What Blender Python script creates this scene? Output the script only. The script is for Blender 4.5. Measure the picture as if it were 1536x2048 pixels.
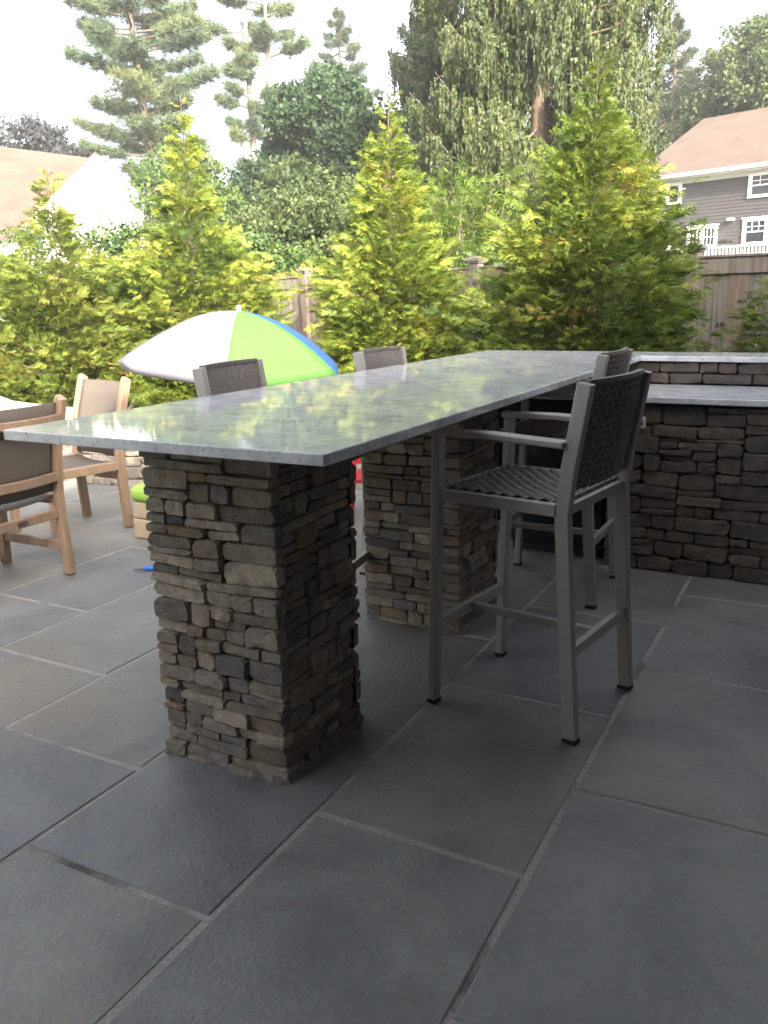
import bpy, math, random
import numpy as np
from mathutils import Vector, Matrix

# ------------------------------------------------------------------ scene, camera, light
for o in list(bpy.data.objects): bpy.data.objects.remove(o)
SC = bpy.context.scene
COL = SC.collection
rng = np.random.default_rng(11)
random.seed(5)

YAW, PITCH, ROLL = math.radians(-28.1788), math.radians(13.9968), math.radians(1.1551)
cam_d = bpy.data.cameras.new('camera')
cam = bpy.data.objects.new('camera', cam_d); COL.objects.link(cam)
_f = Vector((math.sin(YAW)*math.cos(PITCH), math.cos(YAW)*math.cos(PITCH), -math.sin(PITCH)))
_r = Vector((math.cos(YAW), -math.sin(YAW), 0)); _d = _f.cross(_r)
r2 = math.cos(ROLL)*_r + math.sin(ROLL)*_d
d2 = -math.sin(ROLL)*_r + math.cos(ROLL)*_d
M = Matrix((r2, -d2, -_f)).transposed().to_4x4(); M.translation = (0, 0, 1.42)
cam.matrix_world = M
cam_d.sensor_fit = 'HORIZONTAL'; cam_d.sensor_width = 36.0
cam_d.lens = 1688.86/1536*36.0
cam_d.clip_start = 0.05; cam_d.clip_end = 3000
SC.camera = cam
SC.render.resolution_x, SC.render.resolution_y = 768, 1024

SUN_EL = math.radians(27); SUN_AZ = math.radians(132)      # azimuth of the sun, from +Y towards +X
world = bpy.data.worlds.new('World'); SC.world = world; world.use_nodes = True
wn = world.node_tree.nodes; wl = world.node_tree.links
bg = wn['Background']
sky = wn.new('ShaderNodeTexSky'); sky.sky_type = 'NISHITA'; sky.sun_disc = False
sky.sun_elevation = SUN_EL; sky.sun_rotation = SUN_AZ
sky.air_density = 0.75; sky.dust_density = 8.0; sky.ozone_density = 0.3
hz = wn.new('ShaderNodeHueSaturation'); hz.inputs['Saturation'].default_value = 0.46      # milky, hazy sky
wl.new(sky.outputs[0], hz.inputs['Color']); wl.new(hz.outputs[0], bg.inputs[0]); bg.inputs[1].default_value = 0.14
sun_d = bpy.data.lights.new('sun', 'SUN'); sun_d.energy = 2.7; sun_d.angle = math.radians(0.8)
sun_d.color = (1.0, 0.90, 0.74)
sun = bpy.data.objects.new('sun', sun_d); COL.objects.link(sun)
to_sun = Vector((math.sin(SUN_AZ)*math.cos(SUN_EL), math.cos(SUN_AZ)*math.cos(SUN_EL), math.sin(SUN_EL)))
sun.rotation_euler = to_sun.to_track_quat('Z', 'Y').to_euler(); sun.location = (20, -20, 20)
SC.view_settings.view_transform = 'Standard'; SC.view_settings.look = 'None'
SC.view_settings.exposure = 2.6; SC.view_settings.gamma = 1.0
SC.view_settings.use_curve_mapping = False

# ------------------------------------------------------------------ materials
def mat(name):
    m = bpy.data.materials.new(name); m.use_nodes = True
    n = m.node_tree.nodes; l = m.node_tree.links
    return m, n, l, n['Principled BSDF']
def ramp(n, stops, interp='LINEAR'):
    r = n.new('ShaderNodeValToRGB'); r.color_ramp.interpolation = interp
    e = r.color_ramp.elements
    while len(e) < len(stops): e.new(0.5)
    for i, (p, c) in enumerate(stops):
        e[i].position = p; e[i].color = (*c, 1)
    return r
def noise(n, l, coord, scale, detail=4, rough=0.55, dist=0.0):
    t = n.new('ShaderNodeTexNoise'); t.inputs['Scale'].default_value = scale
    t.inputs['Detail'].default_value = detail; t.inputs['Roughness'].default_value = rough
    t.inputs['Distortion'].default_value = dist
    if coord is not None: l.new(coord, t.inputs['Vector'])
    return t
def mixc(n, l, fac, a, b, mode='MIX'):
    x = n.new('ShaderNodeMix'); x.data_type = 'RGBA'; x.blend_type = mode
    for s, v in ((0, fac), (6, a), (7, b)):
        if hasattr(v, 'is_output'): l.new(v, x.inputs[s])
        else: x.inputs[s].default_value = v if s == 0 else (*v, 1)
    return x.outputs[2]
def bump(n, l, h, strength, dist, bsdf):
    b = n.new('ShaderNodeBump'); b.inputs['Strength'].default_value = strength
    b.inputs['Distance'].default_value = dist
    l.new(h, b.inputs['Height']); l.new(b.outputs[0], bsdf.inputs['Normal']); return b
def plain(name, col, rough=0.5, metal=0.0, var=0.12, scale=9.0, bmp=0.0):
    m, n, l, b = mat(name)
    g = n.new('ShaderNodeNewGeometry')
    t = noise(n, l, g.outputs['Position'], scale, 5)
    r = ramp(n, [(0.3, tuple(c*(1-var) for c in col)), (0.7, tuple(min(1, c*(1+var)) for c in col))])
    l.new(t.outputs[0], r.inputs[0]); l.new(r.outputs[0], b.inputs['Base Color'])
    b.inputs['Roughness'].default_value = rough; b.inputs['Metallic'].default_value = metal
    if bmp: bump(n, l, t.outputs[0], 0.4, bmp, b)
    return m

def m_bluestone():
    m, n, l, b = mat('bluestone')
    oi = n.new('ShaderNodeObjectInfo'); g = n.new('ShaderNodeNewGeometry'); P = g.outputs['Position']
    base = ramp(n, [(0.0, (.18,.178,.17)), (.2, (.235,.228,.202)), (.4, (.20,.20,.196)), (.6, (.245,.242,.225)), (.8, (.19,.193,.192)), (1.0, (.23,.217,.195))])
    l.new(oi.outputs['Random'], base.inputs[0])
    big = noise(n, l, P, 1.7, 6, .62, .6); fine = noise(n, l, P, 60, 3, .6); mid = noise(n, l, P, 6, 6, .6, .3)
    rb = ramp(n, [(.28, (.60,.62,.64)), (.5, (.97,.97,.96)), (.72, (1.28,1.25,1.18))]); l.new(big.outputs[0], rb.inputs[0])
    c = mixc(n, l, 1.0, base.outputs[0], rb.outputs[0], 'MULTIPLY')
    rm = ramp(n, [(.32, (.86,.86,.87)), (.66, (1.08,1.08,1.07))]); l.new(mid.outputs[0], rm.inputs[0])
    c = mixc(n, l, .8, c, rm.outputs[0], 'MULTIPLY')
    st = noise(n, l, P, .9, 3, .5); rs = ramp(n, [(.54, (0,0,0)), (.72, (1,1,1))]); l.new(st.outputs[0], rs.inputs[0])
    c = mixc(n, l, rs.outputs[0], c, (.245,.215,.165))
    c2 = mixc(n, l, .35, c, fine.outputs['Color'], 'SOFT_LIGHT')
    l.new(c2, b.inputs['Base Color'])
    rr = ramp(n, [(.3, (.44,.44,.44)), (.7, (.62,.62,.62))]); l.new(mid.outputs[0], rr.inputs[0]); l.new(rr.outputs[0], b.inputs['Roughness'])
    add = n.new('ShaderNodeMath'); add.operation = 'ADD'; l.new(mid.outputs[0], add.inputs[0]); l.new(fine.outputs[0], add.inputs[1])
    bump(n, l, add.outputs[0], .35, .009, b)
    return m
def m_joint():
    m, n, l, b = mat('joint_sand')
    g = n.new('ShaderNodeNewGeometry'); P = g.outputs['Position']
    a = noise(n, l, P, 90, 4, .7); s = noise(n, l, P, 2.6, 4, .6)
    r = ramp(n, [(.3, (.27,.245,.215)), (.7, (.46,.425,.38))]); l.new(a.outputs[0], r.inputs[0])
    d = ramp(n, [(.5, (1,1,1)), (.7, (.3,.29,.28))]); l.new(s.outputs[0], d.inputs[0])
    c = mixc(n, l, 1, r.outputs[0], d.outputs[0], 'MULTIPLY'); l.new(c, b.inputs['Base Color'])
    b.inputs['Roughness'].default_value = .95; bump(n, l, a.outputs[0], .8, .004, b)
    return m
def m_ledge(name, stops, sat=1.0):
    m, n, l, b = mat(name)
    oi = n.new('ShaderNodeObjectInfo'); tc = n.new('ShaderNodeTexCoord'); g = n.new('ShaderNodeNewGeometry'); P = g.outputs['Position']
    base = ramp(n, stops); l.new(oi.outputs['Random'], base.inputs[0])
    mid = noise(n, l, P, 22, 6, .65, .4); fine = noise(n, l, P, 130, 4, .7); big = noise(n, l, P, 7, 3, .5)
    rm = ramp(n, [(.28, (.55,.54,.53)), (.5, (.95,.95,.95)), (.72, (1.35,1.32,1.26))]); l.new(mid.outputs[0], rm.inputs[0])
    c = mixc(n, l, 1, base.outputs[0], rm.outputs[0], 'MULTIPLY')
    rs = ramp(n, [(.54, (0,0,0)), (.7, (1,1,1))]); l.new(big.outputs[0], rs.inputs[0])
    c = mixc(n, l, rs.outputs[0], c, mixc(n, l, .5, c, (.24,.17,.10)))
    rf = ramp(n, [(.3, (.8,.8,.8)), (.7, (1.18,1.18,1.18))]); l.new(fine.outputs[0], rf.inputs[0])
    c = mixc(n, l, 1, c, rf.outputs[0], 'MULTIPLY')
    l.new(c, b.inputs['Base Color']); b.inputs['Roughness'].default_value = .88
    add = n.new('ShaderNodeMath'); add.operation = 'ADD'; l.new(mid.outputs[0], add.inputs[0]); l.new(fine.outputs[0], add.inputs[1])
    bump(n, l, add.outputs[0], .8, .012, b)
    return m
def m_granite():
    m, n, l, b = mat('granite')
    g = n.new('ShaderNodeNewGeometry'); mp = n.new('ShaderNodeMapping'); l.new(g.outputs['Position'], mp.inputs[0])
    mp.inputs['Rotation'].default_value = (0, 0, math.radians(-9)); mp.inputs['Scale'].default_value = (.55, 5.5, 2.0)
    v = noise(n, l, mp.outputs[0], 2.2, 8, .66, .5)
    r = ramp(n, [(.18, (.32,.33,.335)), (.30, (.58,.585,.59)), (.43, (.76,.765,.76)), (.75, (.86,.865,.855))]); l.new(v.outputs[0], r.inputs[0])
    sp = noise(n, l, g.outputs['Position'], 75, 5, .75); rs = ramp(n, [(.32, (.42,.42,.45)), (.44, (1,1,1)), (.7, (1.06,1.06,1.06))]); l.new(sp.outputs[0], rs.inputs[0])
    cl = noise(n, l, g.outputs['Position'], 9, 5, .6, .5); rc = ramp(n, [(.34, (.74,.755,.79)), (.56, (1.02,1.02,1.02))]); l.new(cl.outputs[0], rc.inputs[0])
    c = mixc(n, l, 1, r.outputs[0], rs.outputs[0], 'MULTIPLY'); c = mixc(n, l, 1, c, rc.outputs[0], 'MULTIPLY')
    l.new(c, b.inputs['Base Color']); b.inputs['Roughness'].default_value = .045
    b.inputs['IOR'].default_value = 1.65
    return m
def m_wood(name, c0, c1, axis=2, scale=1.0, rough=.6, rand=.35):
    m, n, l, b = mat(name)
    oi = n.new('ShaderNodeObjectInfo'); tc = n.new('ShaderNodeTexCoord'); mp = n.new('ShaderNodeMapping')
    l.new(tc.outputs['Object'], mp.inputs[0]); s = [28*scale]*3; s[axis] = 1.6*scale; mp.inputs['Scale'].default_value = s
    off = n.new('ShaderNodeVectorMath'); off.operation = 'ADD'; l.new(mp.outputs[0], off.inputs[0])
    cx = n.new('ShaderNodeCombineXYZ'); mm = n.new('ShaderNodeMath'); mm.operation = 'MULTIPLY'; mm.inputs[1].default_value = 57
    l.new(oi.outputs['Random'], mm.inputs[0])
    for i in range(3): l.new(mm.outputs[0], cx.inputs[i])
    l.new(cx.outputs[0], off.inputs[1])
    t = noise(n, l, off.outputs[0], 1.0, 6, .6, .7)
    r = ramp(n, [(.3, c0), (.7, c1)]); l.new(t.outputs[0], r.inputs[0])
    hr = ramp(n, [(0, (1-rand,)*3), (1, (1+rand,)*3)]); l.new(oi.outputs['Random'], hr.inputs[0])
    c = mixc(n, l, 1, r.outputs[0], hr.outputs[0], 'MULTIPLY')
    l.new(c, b.inputs['Base Color']); b.inputs['Roughness'].default_value = rough
    bump(n, l, t.outputs[0], .35, .003, b)
    return m
def m_cedar():
    m, n, l, b = mat('weathered_cedar')
    oi = n.new('ShaderNodeObjectInfo'); g = n.new('ShaderNodeNewGeometry'); mp = n.new('ShaderNodeMapping')
    l.new(g.outputs['Position'], mp.inputs[0]); mp.inputs['Scale'].default_value = (34, 34, 1.6)
    t = noise(n, l, mp.outputs[0], 1.0, 6, .62, .5)
    grey = ramp(n, [(.3, (.10,.086,.073)), (.7, (.25,.22,.19))]); l.new(t.outputs[0], grey.inputs[0])
    org = ramp(n, [(.3, (.14,.07,.036)), (.7, (.26,.145,.08))]); l.new(t.outputs[0], org.inputs[0])
    k = ramp(n, [(.6, (0,0,0)), (.95, (.75,.75,.75))]); l.new(oi.outputs['Random'], k.inputs[0])
    big = noise(n, l, g.outputs['Position'], 2.2, 3, .5); kk = ramp(n, [(.38, (.1,.1,.1)), (.62, (1,1,1))]); l.new(big.outputs[0], kk.inputs[0])
    f = mixc(n, l, 1, k.outputs[0], kk.outputs[0], 'MULTIPLY')
    c = mixc(n, l, f, grey.outputs[0], org.outputs[0]); l.new(c, b.inputs['Base Color'])
    b.inputs['Roughness'].default_value = .85; bump(n, l, t.outputs[0], .5, .004, b)
    return m
def m_leaf(name, stops, trans=.35, rough=.55):
    m, n, l, b = mat(name)
    a = n.new('ShaderNodeAttribute'); a.attribute_name = 'rnd'
    r = ramp(n, stops); l.new(a.outputs['Fac'], r.inputs[0])
    l.new(r.outputs[0], b.inputs['Base Color']); b.inputs['Roughness'].default_value = rough
    b.inputs['Specular IOR Level'].default_value = .3
    tr = n.new('ShaderNodeBsdfTranslucent'); l.new(r.outputs[0], tr.inputs[0])
    mx = n.new('ShaderNodeMixShader'); mx.inputs[0].default_value = trans
    l.new(b.outputs[0], mx.inputs[1]); l.new(tr.outputs[0], mx.inputs[2])
    l.new(mx.outputs[0], n['Material Output'].inputs[0])
    return m
def m_cloth(name, col, trans=.35, rough=.8):
    m, n, l, b = mat(name)
    g = n.new('ShaderNodeNewGeometry'); t = noise(n, l, g.outputs['Position'], 40, 3)
    r = ramp(n, [(.3, tuple(c*.94 for c in col)), (.7, tuple(min(1, c*1.05) for c in col))]); l.new(t.outputs[0], r.inputs[0])
    l.new(r.outputs[0], b.inputs['Base Color']); b.inputs['Roughness'].default_value = rough
    tr = n.new('ShaderNodeBsdfTranslucent'); l.new(r.outputs[0], tr.inputs[0])
    mx = n.new('ShaderNodeMixShader'); mx.inputs[0].default_value = trans
    l.new(b.outputs[0], mx.inputs[1]); l.new(tr.outputs[0], mx.inputs[2]); l.new(mx.outputs[0], n['Material Output'].inputs[0])
    return m
def m_sling():
    m, n, l, b = mat('sling_mesh')
    tc = n.new('ShaderNodeTexCoord')
    w = n.new('ShaderNodeTexWave'); w.inputs['Scale'].default_value = 70; w.inputs['Distortion'].default_value = .3; l.new(tc.outputs['Object'], w.inputs[0])
    r = ramp(n, [(.2, (.085,.069,.056)), (.8, (.135,.111,.092))]); l.new(w.outputs[0], r.inputs[0])
    l.new(r.outputs[0], b.inputs['Base Color']); b.inputs['Roughness'].default_value = .7
    return m
def m_roof(name, c0, c1):
    m, n, l, b = mat(name)
    tc = n.new('ShaderNodeTexCoord'); br = n.new('ShaderNodeTexBrick'); l.new(tc.outputs['UV'], br.inputs[0])
    br.inputs['Scale'].default_value = 1.0
    br.inputs['Brick Width'].default_value = .3; br.inputs['Row Height'].default_value = .14; br.inputs['Mortar Size'].default_value = .006
    br.inputs['Color1'].default_value = (*c0, 1); br.inputs['Color2'].default_value = (*c1, 1); br.inputs['Mortar'].default_value = (*[c*.6 for c in c0], 1)
    g = n.new('ShaderNodeNewGeometry'); t = noise(n, l, g.outputs['Position'], 1.2, 5)
    r = ramp(n, [(.3, (.85,.85,.85)), (.7, (1.12,1.12,1.12))]); l.new(t.outputs[0], r.inputs[0])
    c = mixc(n, l, 1, br.outputs[0], r.outputs[0], 'MULTIPLY'); l.new(c, b.inputs['Base Color'])
    b.inputs['Roughness'].default_value = .9
    return m

MT = {}
MT['bluestone'] = m_bluestone(); MT['joint'] = m_joint()
MT['ledge'] = m_ledge('ledge_stone', [(0,(.11,.10,.088)),(.14,(.30,.25,.19)),(.28,(.15,.145,.13)),(.42,(.40,.335,.25)),(.55,(.20,.19,.17)),(.7,(.46,.39,.30)),(.8,(.17,.155,.135)),(.9,(.30,.21,.135)),(1,(.22,.22,.205))])
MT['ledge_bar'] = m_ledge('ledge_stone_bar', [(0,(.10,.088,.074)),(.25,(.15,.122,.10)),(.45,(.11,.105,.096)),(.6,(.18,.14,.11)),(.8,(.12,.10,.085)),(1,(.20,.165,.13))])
MT['ledge_seat'] = m_ledge('ledge_stone_seat', [(0,(.22,.19,.15)),(.3,(.34,.30,.24)),(.6,(.28,.26,.23)),(.8,(.40,.34,.27)),(1,(.24,.22,.2))])
MT['mortar'] = plain('mortar', (.10,.09,.078), .95, 0, .3, 30, .01)
MT['skirt'] = plain('base_mortar', (.17,.15,.125), .95, 0, .35, 40, .01)
MT['granite'] = m_granite()
MT['alu'] = plain('champagne_aluminium', (.42,.395,.365), .42, .3, .05, 30)
MT['wicker'] = plain('dark_wicker', (.19,.16,.142), .5, 0, .3, 60)
MT['rubber'] = plain('black_rubber', (.02,.02,.02), .7)
MT['teak'] = m_wood('teak', (.235,.15,.095), (.35,.24,.16), 2, 1.0, .55, .12)
MT['teak_dark'] = m_wood('teak_table', (.17,.10,.06), (.28,.18,.11), 2, 1.0, .6, .1)
MT['sling'] = m_sling()
MT['cedar'] = m_cedar()
MT['brass'] = plain('dull_plaque', (.16,.12,.09), .45, .6)
MT['capstone'] = plain('capstone', (.52,.45,.36), .75, 0, .14, 5, .004)
MT['tanblock'] = plain('tan_block', (.42,.32,.22), .9, 0, .15, 14, .008)
MT['lime'] = m_cloth('lime_fabric', (.36,.56,.10), .12)
MT['red'] = plain('red_plastic', (.40,.025,.03), .35)
MT['bluep'] = plain('blue_plastic', (.03,.16,.62), .35)
MT['greyp'] = plain('grey_plastic', (.16,.16,.17), .5)
MT['u_white'] = m_cloth('umbrella_white', (.29,.29,.32), .36)
MT['u_green'] = m_cloth('umbrella_green', (.115,.30,.062), .36)
MT['u_blue'] = m_cloth('umbrella_blue', (.04,.13,.33), .36)
MT['whitep'] = plain('white_plastic', (.75,.75,.74), .35, 0, .03)
MT['steel'] = plain('pole_steel', (.55,.55,.56), .35, .8, .05)
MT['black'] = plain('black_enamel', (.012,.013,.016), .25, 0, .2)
MT['mulch'] = plain('bark_mulch', (.06,.04,.028), .95, 0, .5, 45, .03)
MT['grass'] = plain('lawn', (.055,.085,.022), .9, 0, .35, 3, .02)
MT['timber'] = m_wood('dark_timber', (.055,.05,.042), (.10,.09,.075), 0, 1.0, .85, .2)
MT['bark'] = plain('bark', (.13,.095,.07), .9, 0, .3, 14, .02)
MT['bark_pale'] = plain('pale_bark', (.17,.13,.10), .85, 0, .25, 14, .01)
MT['bark_arb'] = plain('arborvitae_bark', (.085,.06,.045), .9, 0, .25, 14, .01)
MT['siding'] = plain('grey_siding', (.048,.044,.045), .75, 0, .05, 2)
MT['siding_white'] = plain('white_siding', (.78,.77,.74), .6, 0, .03, 2)
MT['trim'] = plain('white_trim', (.6,.59,.57), .5, 0, .03, 3)
MT['gutter'] = plain('gutter', (.45,.43,.40), .5, 0, .04, 3)
MT['roof_tan'] = m_roof('tan_shingle', (.085,.058,.045), (.104,.071,.055))
MT['roof_brown'] = m_roof('brown_shingle', (.08,.05,.038), (.10,.064,.049))
mg, n_, l_, b_ = mat('window_glass'); b_.inputs['Base Color'].default_value = (.02,.024,.028,1); b_.inputs['Roughness'].default_value = .04; b_.inputs['Specular IOR Level'].default_value = .8
MT['glass'] = mg
MT['house_wall'] = plain('shingle_wall', (.09,.085,.08), .85, 0, .1, 6)
MT['arb'] = m_leaf('arborvitae_leaf', [(0,(.045,.08,.016)),(.3,(.115,.165,.025)),(.6,(.21,.255,.036)),(.86,(.32,.34,.055)),(1,(.30,.20,.07))], .3)
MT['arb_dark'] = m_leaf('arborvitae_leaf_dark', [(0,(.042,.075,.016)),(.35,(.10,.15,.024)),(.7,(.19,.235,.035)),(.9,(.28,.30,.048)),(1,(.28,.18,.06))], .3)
MT['arb_brown'] = m_leaf('arborvitae_leaf_browning', [(0,(.055,.09,.018)),(.35,(.12,.16,.028)),(.7,(.20,.23,.04)),(.86,(.28,.28,.055)),(1,(.34,.19,.09))], .3)
MT['pine'] = m_leaf('pine_needles', [(0,(.06,.095,.06)),(.5,(.11,.15,.075)),(1,(.18,.21,.085))], .3)
MT['spruce'] = m_leaf('spruce_needles', [(0,(.035,.055,.032)),(.5,(.065,.09,.046)),(1,(.105,.125,.055))], .2)
MT['weep'] = m_leaf('weeping_spruce_needles', [(0,(.028,.045,.014)),(.45,(.054,.073,.021)),(.8,(.085,.10,.028)),(1,(.12,.125,.04))], .25)
MT['maple'] = m_leaf('dark_maple_leaf', [(0,(.018,.04,.018)),(.6,(.035,.065,.026)),(1,(.06,.09,.03))], .25)
MT['beech'] = m_leaf('copper_beech_leaf', [(0,(.022,.026,.03)),(.6,(.04,.043,.046)),(1,(.06,.06,.056))], .2)
MT['green'] = m_leaf('green_leaf', [(0,(.035,.07,.02)),(.5,(.07,.12,.03)),(1,(.13,.17,.04))], .35)
MT['grey_green'] = m_leaf('grey_green_leaf', [(0,(.035,.06,.022)),(.5,(.07,.10,.035)),(1,(.12,.145,.05))], .35)
MT['privet'] = m_leaf('privet_leaf', [(0,(.03,.06,.02)),(.5,(.06,.105,.03)),(1,(.105,.155,.045))], .3)
MT['bamboo'] = m_leaf('bamboo_leaf', [(0,(.06,.12,.02)),(.5,(.13,.20,.03)),(1,(.21,.27,.05))], .45)

# ------------------------------------------------------------------ helpers
def link(o, parent=None):
    COL.objects.link(o)
    if parent is not None: o.parent = parent
    return o
def empty(name, loc=(0,0,0), rz=0.0):
    o = bpy.data.objects.new(name, None); o.location = loc; o.rotation_euler = (0,0,rz); o.empty_display_size = .1
    return link(o)
def tag(o, label, cat, group=None):
    o['label'] = label; o['category'] = cat
    if group: o['group'] = group
    return o
def kind(o, k): o['kind'] = k; return o
class MB:
    def __init__(s): s.v = []; s.f = []
    def add(s, vs, fs):
        k = len(s.v); s.v += [tuple(v) for v in vs]; s.f += [tuple(i+k for i in f) for f in fs]; return s
    def box(s, x0, x1, y0, y1, z0, z1):
        return s.add([(x0,y0,z0),(x1,y0,z0),(x1,y1,z0),(x0,y1,z0),(x0,y0,z1),(x1,y0,z1),(x1,y1,z1),(x0,y1,z1)],
                     [(3,2,1,0),(4,5,6,7),(0,1,5,4),(1,2,6,5),(2,3,7,6),(3,0,4,7)])
    def beam(s, a, b, w, h, up=(0,0,1)):       # rectangular bar between two points, w across, h along up
        a = Vector(a); b = Vector(b); d = (b-a).normalized(); up = Vector(up)
        x = d.cross(up)
        if x.length < 1e-4: x = d.cross(Vector((0,1,0)))
        x.normalize(); u = x.cross(d).normalized()
        vs = [p + x*sx*w/2 + u*sy*h/2 for p in (a,b) for sx, sy in ((-1,-1),(1,-1),(1,1),(-1,1))]
        return s.add(vs, [(0,1,2,3),(7,6,5,4),(0,4,5,1),(1,5,6,2),(2,6,7,3),(3,7,4,0)])
    def path(s, pts, w, h, side=(1,0,0)):      # rectangular section swept along points; w along side, h across
        pts = [Vector(p) for p in pts]; side = Vector(side).normalized(); rings = []
        for i, p in enumerate(pts):
            d = (pts[min(i+1,len(pts)-1)]-pts[max(i-1,0)]).normalized(); u = side.cross(d).normalized()
            rings.append([p+side*sx*w/2+u*sy*h/2 for sx, sy in ((-1,-1),(1,-1),(1,1),(-1,1))])
        k = len(s.v); s.v += [tuple(v) for r in rings for v in r]
        for i in range(len(pts)-1):
            for j in range(4):
                a = k+4*i+j; b = k+4*i+(j+1)%4; s.f.append((a, b, b+4, a+4))
        s.f.append((k+3,k+2,k+1,k)); e = k+4*(len(pts)-1); s.f.append((e,e+1,e+2,e+3)); return s
    def tube(s, pts, radii, n=8, caps=True):
        pts = [Vector(p) for p in pts]
        if not hasattr(radii, '__len__'): radii = [radii]*len(pts)
        k = len(s.v); ref = Vector((0.31,0.93,0.17))
        for i, p in enumerate(pts):
            d = (pts[min(i+1,len(pts)-1)]-pts[max(i-1,0)]).normalized()
            a = d.cross(ref).normalized(); b = d.cross(a)
            for j in range(n):
                t = 2*math.pi*j/n; s.v.append(tuple(p+(a*math.cos(t)+b*math.sin(t))*radii[i]))
        for i in range(len(pts)-1):
            for j in range(n):
                q = k+i*n+j; r = k+i*n+(j+1)%n; s.f.append((q, r, r+n, q+n))
        if caps:
            s.f.append(tuple(k+j for j in range(n))[::-1]); e = k+(len(pts)-1)*n; s.f.append(tuple(e+j for j in range(n)))
        return s
    def prism(s, poly, z0, z1):
        n = len(poly); s.add([(x,y,z0) for x,y in poly]+[(x,y,z1) for x,y in poly],
            [tuple(range(n))[::-1], tuple(range(n,2*n))]+[(i,(i+1)%n,(i+1)%n+n,i+n) for i in range(n)]); return s
    def mesh(s, name):
        me = bpy.data.meshes.new(name); me.from_pydata(s.v, [], s.f); me.update(); return me
    def build(s, name, m, parent=None, bevel=0, smooth=False, seg=2):
        me = s.mesh(name); me.materials.append(m); o = link(bpy.data.objects.new(name, me), parent)
        if bevel:
            b = o.modifiers.new('bevel', 'BEVEL'); b.width = bevel; b.segments = seg; b.limit_method = 'ANGLE'; b.angle_limit = math.radians(40)
        if smooth:
            me.polygons.foreach_set('use_smooth', [True]*len(me.polygons))
        return o
def copy_tree(o, parent=None):
    c = o.copy(); COL.objects.link(c)
    if parent is not None:
        c.parent = parent
    for ch in list(o.children): copy_tree(ch, c)
    return c
def np_mesh(name, verts, faces, m, parent=None, rnd=None):
    """verts (n,3), faces (k,3 or 4) arrays -> one mesh object"""
    me = bpy.data.meshes.new(name); k, c = faces.shape
    me.vertices.add(len(verts)); me.vertices.foreach_set('co', verts.astype(np.float32).ravel())
    me.loops.add(k*c); me.loops.foreach_set('vertex_index', faces.astype(np.int32).ravel())
    me.polygons.add(k); me.polygons.foreach_set('loop_start', np.arange(0, k*c, c, dtype=np.int32))
    me.polygons.foreach_set('loop_total', np.full(k, c, dtype=np.int32))
    me.update(calc_edges=True)
    if rnd is not None:
        a = me.attributes.new('rnd', 'FLOAT', 'FACE'); a.data.foreach_set('value', rnd.astype(np.float32))
    me.materials.append(m)
    return link(bpy.data.objects.new(name, me), parent)
def norm(a): return a/np.maximum(np.linalg.norm(a, axis=-1, keepdims=True), 1e-9)
def frames(d, roll=None, upref=(0,0,1)):
    """x axis = d ; y,z perpendicular, turned by roll"""
    d = norm(d); up = np.broadcast_to(np.array(upref, float), d.shape)
    y = np.cross(up, d); bad = np.linalg.norm(y, axis=1) < 1e-3; y[bad] = (1,0,0); y = norm(y); z = np.cross(d, y)
    if roll is not None:
        c, s = np.cos(roll)[:,None], np.sin(roll)[:,None]; y, z = c*y+s*z, -s*y+c*z
    return np.stack([d, y, z], 1)              # rows are axes
def scatter(tv, tf, pos, fr, scl):
    """copies of a template (tv, tf) at pos with axes fr and scale scl (n,) or (n,3)"""
    n = len(pos); scl = np.asarray(scl, float)
    if scl.ndim == 1: scl = np.repeat(scl[:,None], 3, 1)
    local = tv[None]*scl[:,None,:]
    v = np.einsum('nki,nij->nkj', local, fr)+pos[:,None,:]
    f = tf[None]+(np.arange(n)*len(tv))[:,None,None]
    return v.reshape(-1,3), f.reshape(-1, tf.shape[1])
def rnd_faces(vals, m, jitter=.08):
    r = np.repeat(vals, m); return np.clip(r+rng.normal(0, jitter, len(r)), 0, 1)

# ------------------------------------------------------------------ ground
gm = MB().add([(-500,-500,-.06),(500,-500,-.06),(500,900,-.06),(-500,900,-.06)], [(0,1,2,3)])
kind(gm.build('ground', MT['grass']), 'structure')
pb = MB().box(-9.4, 1.35, -3.2, 6.6, -.05, -.0028)
patio = kind(pb.build('patio', MT['joint']), 'structure')
def paver(x0, x1, y0, y1):
    cx, cy = (x0+x1)/2, (y0+y1)/2; w, h = (x1-x0)/2, (y1-y0)/2; c = .004; j = lambda: random.uniform(-.0025, .0025)
    # slightly uneven outline: 8 points
    pts = [(-w+j(),-h+j()),(j()*2,-h+j()),(w+j(),-h+j()),(w+j(),j()*2),(w+j(),h+j()),(j()*2,h+j()),(-w+j(),h+j()),(-w+j(),j()*2)]
    z = random.uniform(-.0015, .0015)
    mb = MB(); n = 8
    low = [(x,y,-.04) for x,y in pts]; mid = [(x,y,-.003+z) for x,y in pts]
    top = [(x-c*(1 if x>0 else -1)*(abs(x)>w*.5), y-c*(1 if y>0 else -1)*(abs(y)>h*.5), z) for x,y in pts]
    mb.add(low+mid+top, [(i,(i+1)%n,(i+1)%n+n,i+n) for i in range(n)]+[(i+n,(i+1)%n+n,(i+1)%n+2*n,i+2*n) for i in range(n)]+[tuple(range(2*n,3*n))])
    o = mb.build('paver', MT['bluestone'], patio); o.location = (cx, cy, 0); return o
x_lines = [-1.2+.627*k for k in range(-13, 6)]
first = {-1:1.31, 0:1.79, 1:1.30, -2:1.74, -3:2.21, -4:2.70, -5:3.19}
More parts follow.
